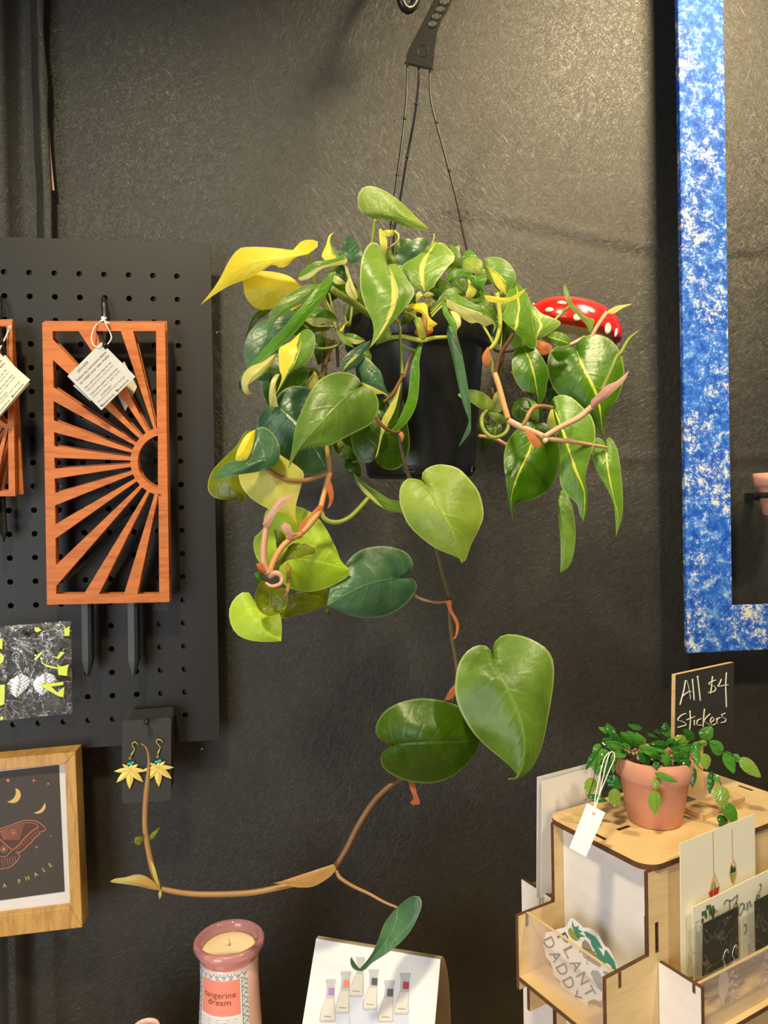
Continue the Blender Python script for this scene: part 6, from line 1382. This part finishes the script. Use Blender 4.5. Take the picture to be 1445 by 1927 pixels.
vine('petiole', SG, [(706, 413), (703, 432), (699, 470), (700, 520)], [.16, .158, .155, .15], .0022)
vine('petiole', SY, [(578, 477), (586, 500), (594, 530), (602, 560), (615, 585)], [.205, .19, .18, .17, .16], .0019)
vine('petiole', SG, [(621, 542), (645, 558), (672, 575), (705, 598)], [.232, .225, .21, .19], [.0036, .0040, .0034])
vine('petiole', ST, [(504, 883), (520, 895), (545, 904), (575, 904), (600, 897), (618, 891)], [.255, .25, .245, .24, .24, .24], .0025)
vine('vine', ST, [(614, 838), (618, 860), (621, 890)], [.22, .23, .24], .0027)
vine('vine', SO, [(621, 890), (614, 915), (606, 945), (601, 962), (585, 985), (568, 1003)], [.24, .245, .25, .252, .255, .258], .0029)
vine('vine', SO, [(566, 1005), (548, 1014), (532, 1028), (518, 1050), (507, 1078)], [.258, .264, .268, .270, .270], [.0034, .0030, .0031, .0031], label='orange bend of the left vine')
vine('vine', SP, [(505, 1080), (497, 1062), (496, 1035), (499, 1005), (503, 988)], .272, [.0034, .0032, .0030])
leaf('pink', B6((325, 530), (350, 450), (420, 350), (510, 230), (600, 205), (712, 165)), B6((325, 530), (390, 555), (440, 470), (500, 370), (570, 290), (640, 230), (712, 165)), .275, .275, .004, .006, name='sheath', label='cream and pink furled sheath')
leaf('orange', B6((370, 1090), (290, 1050), (255, 970), (320, 970), (325, 1000)), B6((370, 1090), (350, 1030), (325, 1000)), .275, .277, .002, name='sheath', label='reddish papery sheath')
leaf('orange', B6((1020, 310), (960, 310), (900, 370), (830, 440), (760, 490), (735, 580), (730, 610)), B6((1020, 310), (1000, 350), (920, 400), (840, 480), (790, 560), (730, 610)), .264, .268, .002, .003, name='sheath', label='torn orange sheath')
leaf('orange', B6((1090, 0), (1065, 120), (1080, 250), (1060, 345)), B6((1090, 0), (1125, 130), (1130, 220), (1100, 310), (1060, 345)), .25, .252, .002, .003, name='sheath', label='dry orange sheath')
vine('petiole', SG, [(604, 960), (609, 974), (622, 982), (640, 982), (660, 972), (680, 952), (697, 932)], [.25, .252, .252, .25, .245, .235, .228], .0025)
vine('petiole', SP, [(507, 1084), (520, 1078), (530, 1086), (528, 1098), (512, 1103), (500, 1097)], [.27, .275, .275, .276, .274, .272], [.003, .0022, .0014])
vine('petiole', ST, [(541, 1062), (543, 1085), (541, 1110), (536, 1124)], [.225, .24, .262, .266], .0020)
leaf('pink', B6((720, 640), (640, 680), (560, 600), (530, 530), (580, 500), (610, 520)), B6((720, 640), (660, 600), (640, 540), (610, 520)), .268, .27, .002, .003, name='sheath', label='pinkish brown curled bud')
# orange sheaths of the long vine
leaf('orange', [(838, 1132), (845, 1148), (856, 1160), (861, 1180), (859, 1195), (850, 1204)], [(838, 1132), (848, 1130), (851, 1148), (862, 1168), (863, 1185), (858, 1200), (850, 1204)], .230, .232, .002, .003, name='sheath', label='orange papery sheath on the long vine')
leaf('orange', [(856, 1287), (845, 1300), (836, 1318)], [(856, 1287), (858, 1300), (850, 1315), (836, 1318)], .226, .226, .001, .002, name='sheath', label='pink-orange sheath above the lowest leaves')
leaf('orange', [(768, 1470), (772, 1485), (778, 1502), (772, 1510), (777, 1515)], [(768, 1470), (780, 1473), (784, 1492), (790, 1512), (777, 1515)], .216, .22, .002, .002, name='sheath', label='pink-orange curled sheath below the dark heart leaf')
# right vine system
vine('vine', SR, [(966, 628), (957, 642), (945, 660), (937, 680), (932, 704)], [.24, .238, .235, .232, .23], .0022)
vine('vine', SO, [(931, 703), (935, 715), (940, 731), (945, 750), (950, 768), (956, 788)], [.23, .232, .234, .236, .238, .24], .0031)
vine('vine', SP, [(956, 791), (977, 802), (998, 811), (1024, 822)], [.242, .244, .246, .248], .0034)
vine('vine', SP, [(1024, 822), (1045, 809), (1063, 799), (1090, 785), (1113, 766)], [.25, .252, .254, .254, .255], [.003, .0032, .0034])
leaf('pink', [(1112, 768), (1112, 754), (1124, 742), (1140, 726), (1160, 717), (1184, 697)], [(1112, 768), (1122, 764), (1142, 748), (1160, 732), (1175, 716), (1184, 697)], .260, .265, .004, .005, name='sheath', label='pink pointed sheath at the right')
vine('petiole', SG, [(1132, 735), (1148, 700), (1160, 672), (1168, 664), (1182, 640), (1199, 624)], [.257, .26, .26, .26, .26, .26], [.0026, .0022, .0020, .0021, .0010], label='olive pointed shoot at the right')
vine('petiole', SP, [(1026, 825), (1050, 828), (1080, 832), (1112, 837), (1141, 842)], [.25, .248, .24, .225, .21], [.0028, .0022, .0015])
vine('petiole', ST, [(982, 802), (990, 790), (995, 778), (1004, 767), (1020, 764), (1038, 767)], [.245, .247, .246, .24, .23, .216], .0023)
vine('petiole', SG, [(957, 792), (955, 808), (945, 819), (927, 823), (912, 812), (906, 795), (908, 782), (916, 773)], [.24, .243, .245, .245, .243, .24, .23, .218], .0021)
leaf('orange', [(986, 806), (992, 822), (1000, 836), (1010, 843)], [(986, 806), (1002, 812), (1012, 826), (1021, 839), (1010, 843)], .252, .254, .002, .003, name='sheath', label='peach papery sheath at the right vine fork')
m = MB(); m.ball(P(1026, 829, .256), 0.0024, 10); m.build('cut_stub', plain('pale_stub', srgb(220, 196, 150), 0.7), pl)
vine('petiole', SG, [(1075, 574), (1063, 584), (1050, 596), (1040, 606), (1020, 625)], [.166, .166, .168, .172, .18], .0019)
vine('petiole', SP, [(1110, 640), (1120, 620), (1133, 600), (1142, 588)], [.172, .174, .176, .176], .0026)
leaf('pale', [(1143, 590), (1145, 584), (1160, 576), (1178, 573), (1191, 571)], [(1143, 590), (1155, 590), (1170, 581), (1191, 571)], .178, .178, .001, .002, name='sheath', label='yellow-green shoot tip over the mushroom')
vine('petiole', SP, [(1066, 650), (1074, 648), (1086, 642), (1100, 634)], [.168, .17, .17, .168], .0022)
vine('petiole', SY, [(935, 552), (939, 580), (941, 610), (934, 640), (924, 655), (916, 662)], [.235, .236, .236, .236, .235, .232], .0024)
vine('petiole', SD, [(928, 550), (934, 580), (948, 600), (948, 640), (943, 690), (936, 715)], [.22, .222, .226, .226, .226, .226], .0022)
vine('petiole', SY, [(950, 600), (945, 640), (938, 680), (933, 720)], [.22, .22, .22, .22], .0015)
vine('petiole', SY, [(916, 664), (924, 680), (928, 700), (933, 712)], [.232, .23, .228, .228], .0021)
vine('petiole', SD, [(926, 655), (940, 662), (965, 660), (985, 656)], [.228, .226, .224, .224], .0015)
leaf('orange', [(918, 652), (908, 668), (908, 682), (918, 690)], [(918, 652), (922, 664), (922, 680), (918, 690)], .24, .238, .002, name='sheath', label='dry brown sheath beside the pot')
leaf('orange', [(1008, 640), (1010, 655), (1022, 668), (1036, 664)], [(1008, 640), (1022, 643), (1038, 650), (1036, 664)], .165, .165, .002, name='sheath', label='dry brown sheath below the mushroom')
vine('petiole', SY, [(785, 600), (790, 615), (795, 635)], [.245, .245, .24], .0042)
vine('petiole', ST, [(800, 575), (799, 600), (796, 640)], [.24, .24, .24], .0032)
vine('vine', SY, [(720, 640), (740, 635), (760, 634), (780, 638), (795, 641), (815, 636), (842, 634)], [.225, .232, .237, .24, .24, .242, .243], [.0022, .0024, .0026, .0022, .0017])
vine('petiole', SG, [(745, 600), (752, 615), (754, 640), (756, 670), (757, 705)], [.225, .235, .237, .239, .24], .0016)
vine('petiole', SG, [(753, 646), (765, 654), (782, 660)], [.238, .238, .236], .0014)
vine('petiole', SB, [(776, 662), (768, 680), (763, 700), (760, 712)], [.236, .238, .24, .24], .0020)
vine('petiole', SR, [(757, 708), (748, 725), (738, 742), (722, 757)], [.243, .25, .254, .254], .0017)
vine('petiole', SR, [(708, 783), (716, 797), (728, 808), (742, 814), (750, 812)], [.262, .262, .26, .255, .25], .0019)
leaf('orange', [(744, 812), (752, 820), (756, 832)], [(744, 812), (757, 813), (760, 822), (756, 832)], .25, .252, .001, name='sheath', label='small orange sheath in front of the pot')
leaf('orange', [(744, 595), (738, 603), (746, 608), (750, 613)], [(744, 595), (747, 603), (750, 613)], .245, .245, .001, name='sheath', label='small orange sheath at the rim')
vine('petiole', SY, [(760, 588), (775, 592), (785, 600)], [.235, .24, .243], .0016)
vine('petiole', SY, [(730, 470), (738, 462), (748, 455), (750, 443), (742, 434)], [.225, .23, .235, .235, .232], .0012)
vine('petiole', SY, [(820, 456), (812, 462), (816, 450), (817, 440)], .185, .0009)
for pts, ds, r, mt in (([(610, 560), (625, 590), (632, 620)], [.17, .18, .19], .0014, SG), ([(619, 552), (627, 585), (628, 590)], [.15, .16, .165], .0011, SG), ([(648, 575), (650, 600), (655, 612)], [.18, .19, .2], .0014, SG), ([(662, 578), (660, 600), (657, 612)], [.19, .2, .205], .0014, SG),
        ([(600, 600), (612, 640), (618, 680)], [.15, .16, .16], .0022, SR), ([(628, 640), (614, 680), (606, 715), (585, 725)], [.16, .165, .17, .18], .0022, SR), ([(605, 640), (608, 700)], [.15, .15], .0018, SD), ([(634, 645), (636, 690)], [.155, .155], .0018, SD),
        ([(590, 655), (612, 656), (635, 650), (645, 636)], [.18, .18, .18, .19], .0016, SG), ([(570, 690), (582, 693), (595, 697)], [.235, .23, .22], .0016, SG), ([(560, 585), (590, 612), (630, 615)], [.19, .2, .205], .0014, SG), ([(640, 610), (642, 624), (648, 612), (655, 606)], [.2, .215, .21, .205], .0013, SY),
        ([(925, 730), (930, 760), (918, 800)], [.17, .17, .17], .002, SR), ([(900, 820), (930, 825), (955, 838)], [.17, .17, .17], .002, SO), ([(960, 700), (975, 720), (985, 740)], [.14, .14, .14], .002, SR), ([(660, 880), (655, 870), (672, 905)], [.2, .2, .2], .001, SG),
        ([(870, 560), (900, 600), (925, 640), (930, 660)], [.2, .21, .22, .22], .0014, SY), ([(840, 560), (826, 575), (810, 592)], [.24, .24, .24], .0016, SG), ([(833, 575), (822, 585), (812, 596)], [.24, .24, .24], .0012, SY), ([(930, 740), (936, 790), (930, 820)], [.19, .19, .19], .0013, SG)):
    vine('petiole', mt, pts, ds, r)
# ------------------------------------------------------------------ mushroom ornament behind the leaves
mu = thing('mushroom_ornament', 'red toadstool ornament with white spots on the wall behind the plant', 'ornament', P(1075, 660, 0.05))
mc = P(1076, 625, 0.060); mw = P(1164, 636, 0.060).x-mc.x; mh = P(1078, 568, 0.060).z - mc.z
rotm = Matrix.Rotation(radians(13), 3, 'Y')
def mush(u, v, off=0.0):
    """u around, v 0 top .. 1 rim"""
    a = v*pi/2; r = sin(a)**0.72; h = cos(a)**0.85
    p = Vector((mw*r*cos(u)*(1+off), 0.046*r*sin(u)*(1+off*2), mh*h*(1+off)))
    return mc + rotm @ p
m = MB(); m.grid([[mush(2*pi*k/48, j/20) for k in range(48)] for j in range(21)]+[[mush(2*pi*k/48, 1)+Vector((0, 0, -0.004*q)) + (mc-mush(2*pi*k/48, 1))*0.10*q for k in range(48)] for q in (0.6, 1.4)], True, True, False)
m.build('cap', plain('glossy_red_glaze', srgb(206, 32, 26), 0.22, 0.6, coat=0.5), mu)
m = MB(); m.grid([[mc + (mush(2*pi*k/48, 1)-mc)*s_ + Vector((0, 0, -0.0055+h)) for k in range(48)] for s_, h in ((0.87, 0), (0.7, -0.002), (0.45, -0.001), (0.25, 0.0))], True, True, False)
m.build('gills', plain('speckled_cream_glaze', srgb(224, 212, 150), 0.6, var=0.7), mu)
m = MB(); m.lathe(mc+Vector((0, 0, -0.045)), [(0.016, 0), (0.014, 0.01), (0.011, 0.03), (0.013, 0.042)], 24); m.build('stalk', plain('cream_glaze', srgb(214, 204, 160), 0.5), mu)
def spot(px, py, rx, ry):
    """raised white spot where this line of sight meets the cap"""
    best = None
    for i in range(60):
        for j in range(40):
            u = pi+pi*i/59; v = j/39; q = proj(mush(u, v)); dd = (q[0]-px)**2+(q[1]-py)**2
            if best is None or dd < best[0]: best = (dd, u, v)
    _, u, v = best; c = mush(u, v); eu = (mush(u+0.01, v)-mush(u-0.01, v)); ev = (mush(u, min(1, v+0.01))-mush(u, max(0, v-0.01)))
    nrm = eu.cross(ev).normalized(); nrm = nrm if nrm.dot(c-mc) > 0 else -nrm
    ev = nrm.cross(eu).normalized(); eu = eu.normalized(); sc = 0.81/FPX
    m = MB(); rows = [[c + eu*(rx*sc*f*cos(a)) + ev*(ry*sc*f*sin(a)) + nrm*h - nrm*((rx*sc*f*cos(a))**2+(ry*sc*f*sin(a))**2)*8 for a in [2*pi*k/16 for k in range(16)]] for f, h in ((1.0, 0.0004), (0.85, 0.0012), (0.5, 0.0016), (0.0, 0.0018))]
    m.grid(rows, True, True, False); m.build('spot', plain('white_glaze', srgb(244, 236, 210), 0.3, 0.5), mu)
for s_ in ((1032, 582, 8.5, 5), (1058, 571, 9, 4), (1101, 574, 8, 4.5), (1112, 586, 6, 4.5), (1145, 617, 8, 11), (1088, 597, 7, 7), (999, 569, 5, 3), (1160, 626, 4, 9), (1010, 600, 5, 5)): spot(*s_)
print('LEAVES', NL[0])
# ------------------------------------------------------------------ lights of the shop: warm track spots from the ceiling, an added cool fill from the left
def spot_lamp(name, loc, target, power, size, angle, blend, col):
    l = bpy.data.lights.new(name, 'SPOT'); l.energy = power; l.shadow_soft_size = size; l.spot_size = radians(angle); l.spot_blend = blend; l.color = col
    o = bpy.data.objects.new(name, l); COL.objects.link(o); o.location = loc
    o.rotation_euler = (Vector(target)-Vector(loc)).to_track_quat('-Z', 'Y').to_euler(); return o
def area_lamp(name, loc, target, power, sx_, sy_, col):
    l = bpy.data.lights.new(name, 'AREA'); l.energy = power; l.shape = 'RECTANGLE'; l.size = sx_; l.size_y = sy_; l.color = col
    o = bpy.data.objects.new(name, l); COL.objects.link(o); o.location = loc
    o.rotation_euler = (Vector(target)-Vector(loc)).to_track_quat('-Z', 'Y').to_euler(); return o
spot_lamp('track_spot_right', (0.68, -0.50, 2.52), (0.42, 0.0, 2.02), 92, 0.13, 70, 1.0, (1.0, 0.79, 0.47))
spot_lamp('track_spot_left', (-0.30, -1.05, 2.70), (0.02, -0.14, 1.50), 84, 0.07, 56, 0.8, (1.0, 0.85, 0.55))
spot_lamp('track_spot_table', (0.75, -1.00, 2.65), (0.45, -0.30, 1.30), 46, 0.05, 56, 0.9, (1.0, 0.83, 0.58))
area_lamp('cool_fill_left', (-1.3, -2.2, 1.35), (0.1, -0.2, 1.40), 34, 1.0, 1.8, (0.90, 0.93, 1.0))  # unseen broad fill, set low to brighten the lower wall and left faces
w = bpy.data.worlds.new('room_ambience'); SC.world = w; w.use_nodes = True
w.node_tree.nodes['Background'].inputs[0].default_value = (1.0, 0.93, 0.84, 1); w.node_tree.nodes['Background'].inputs[1].default_value = 0.11
SC.view_settings.exposure = 0.0
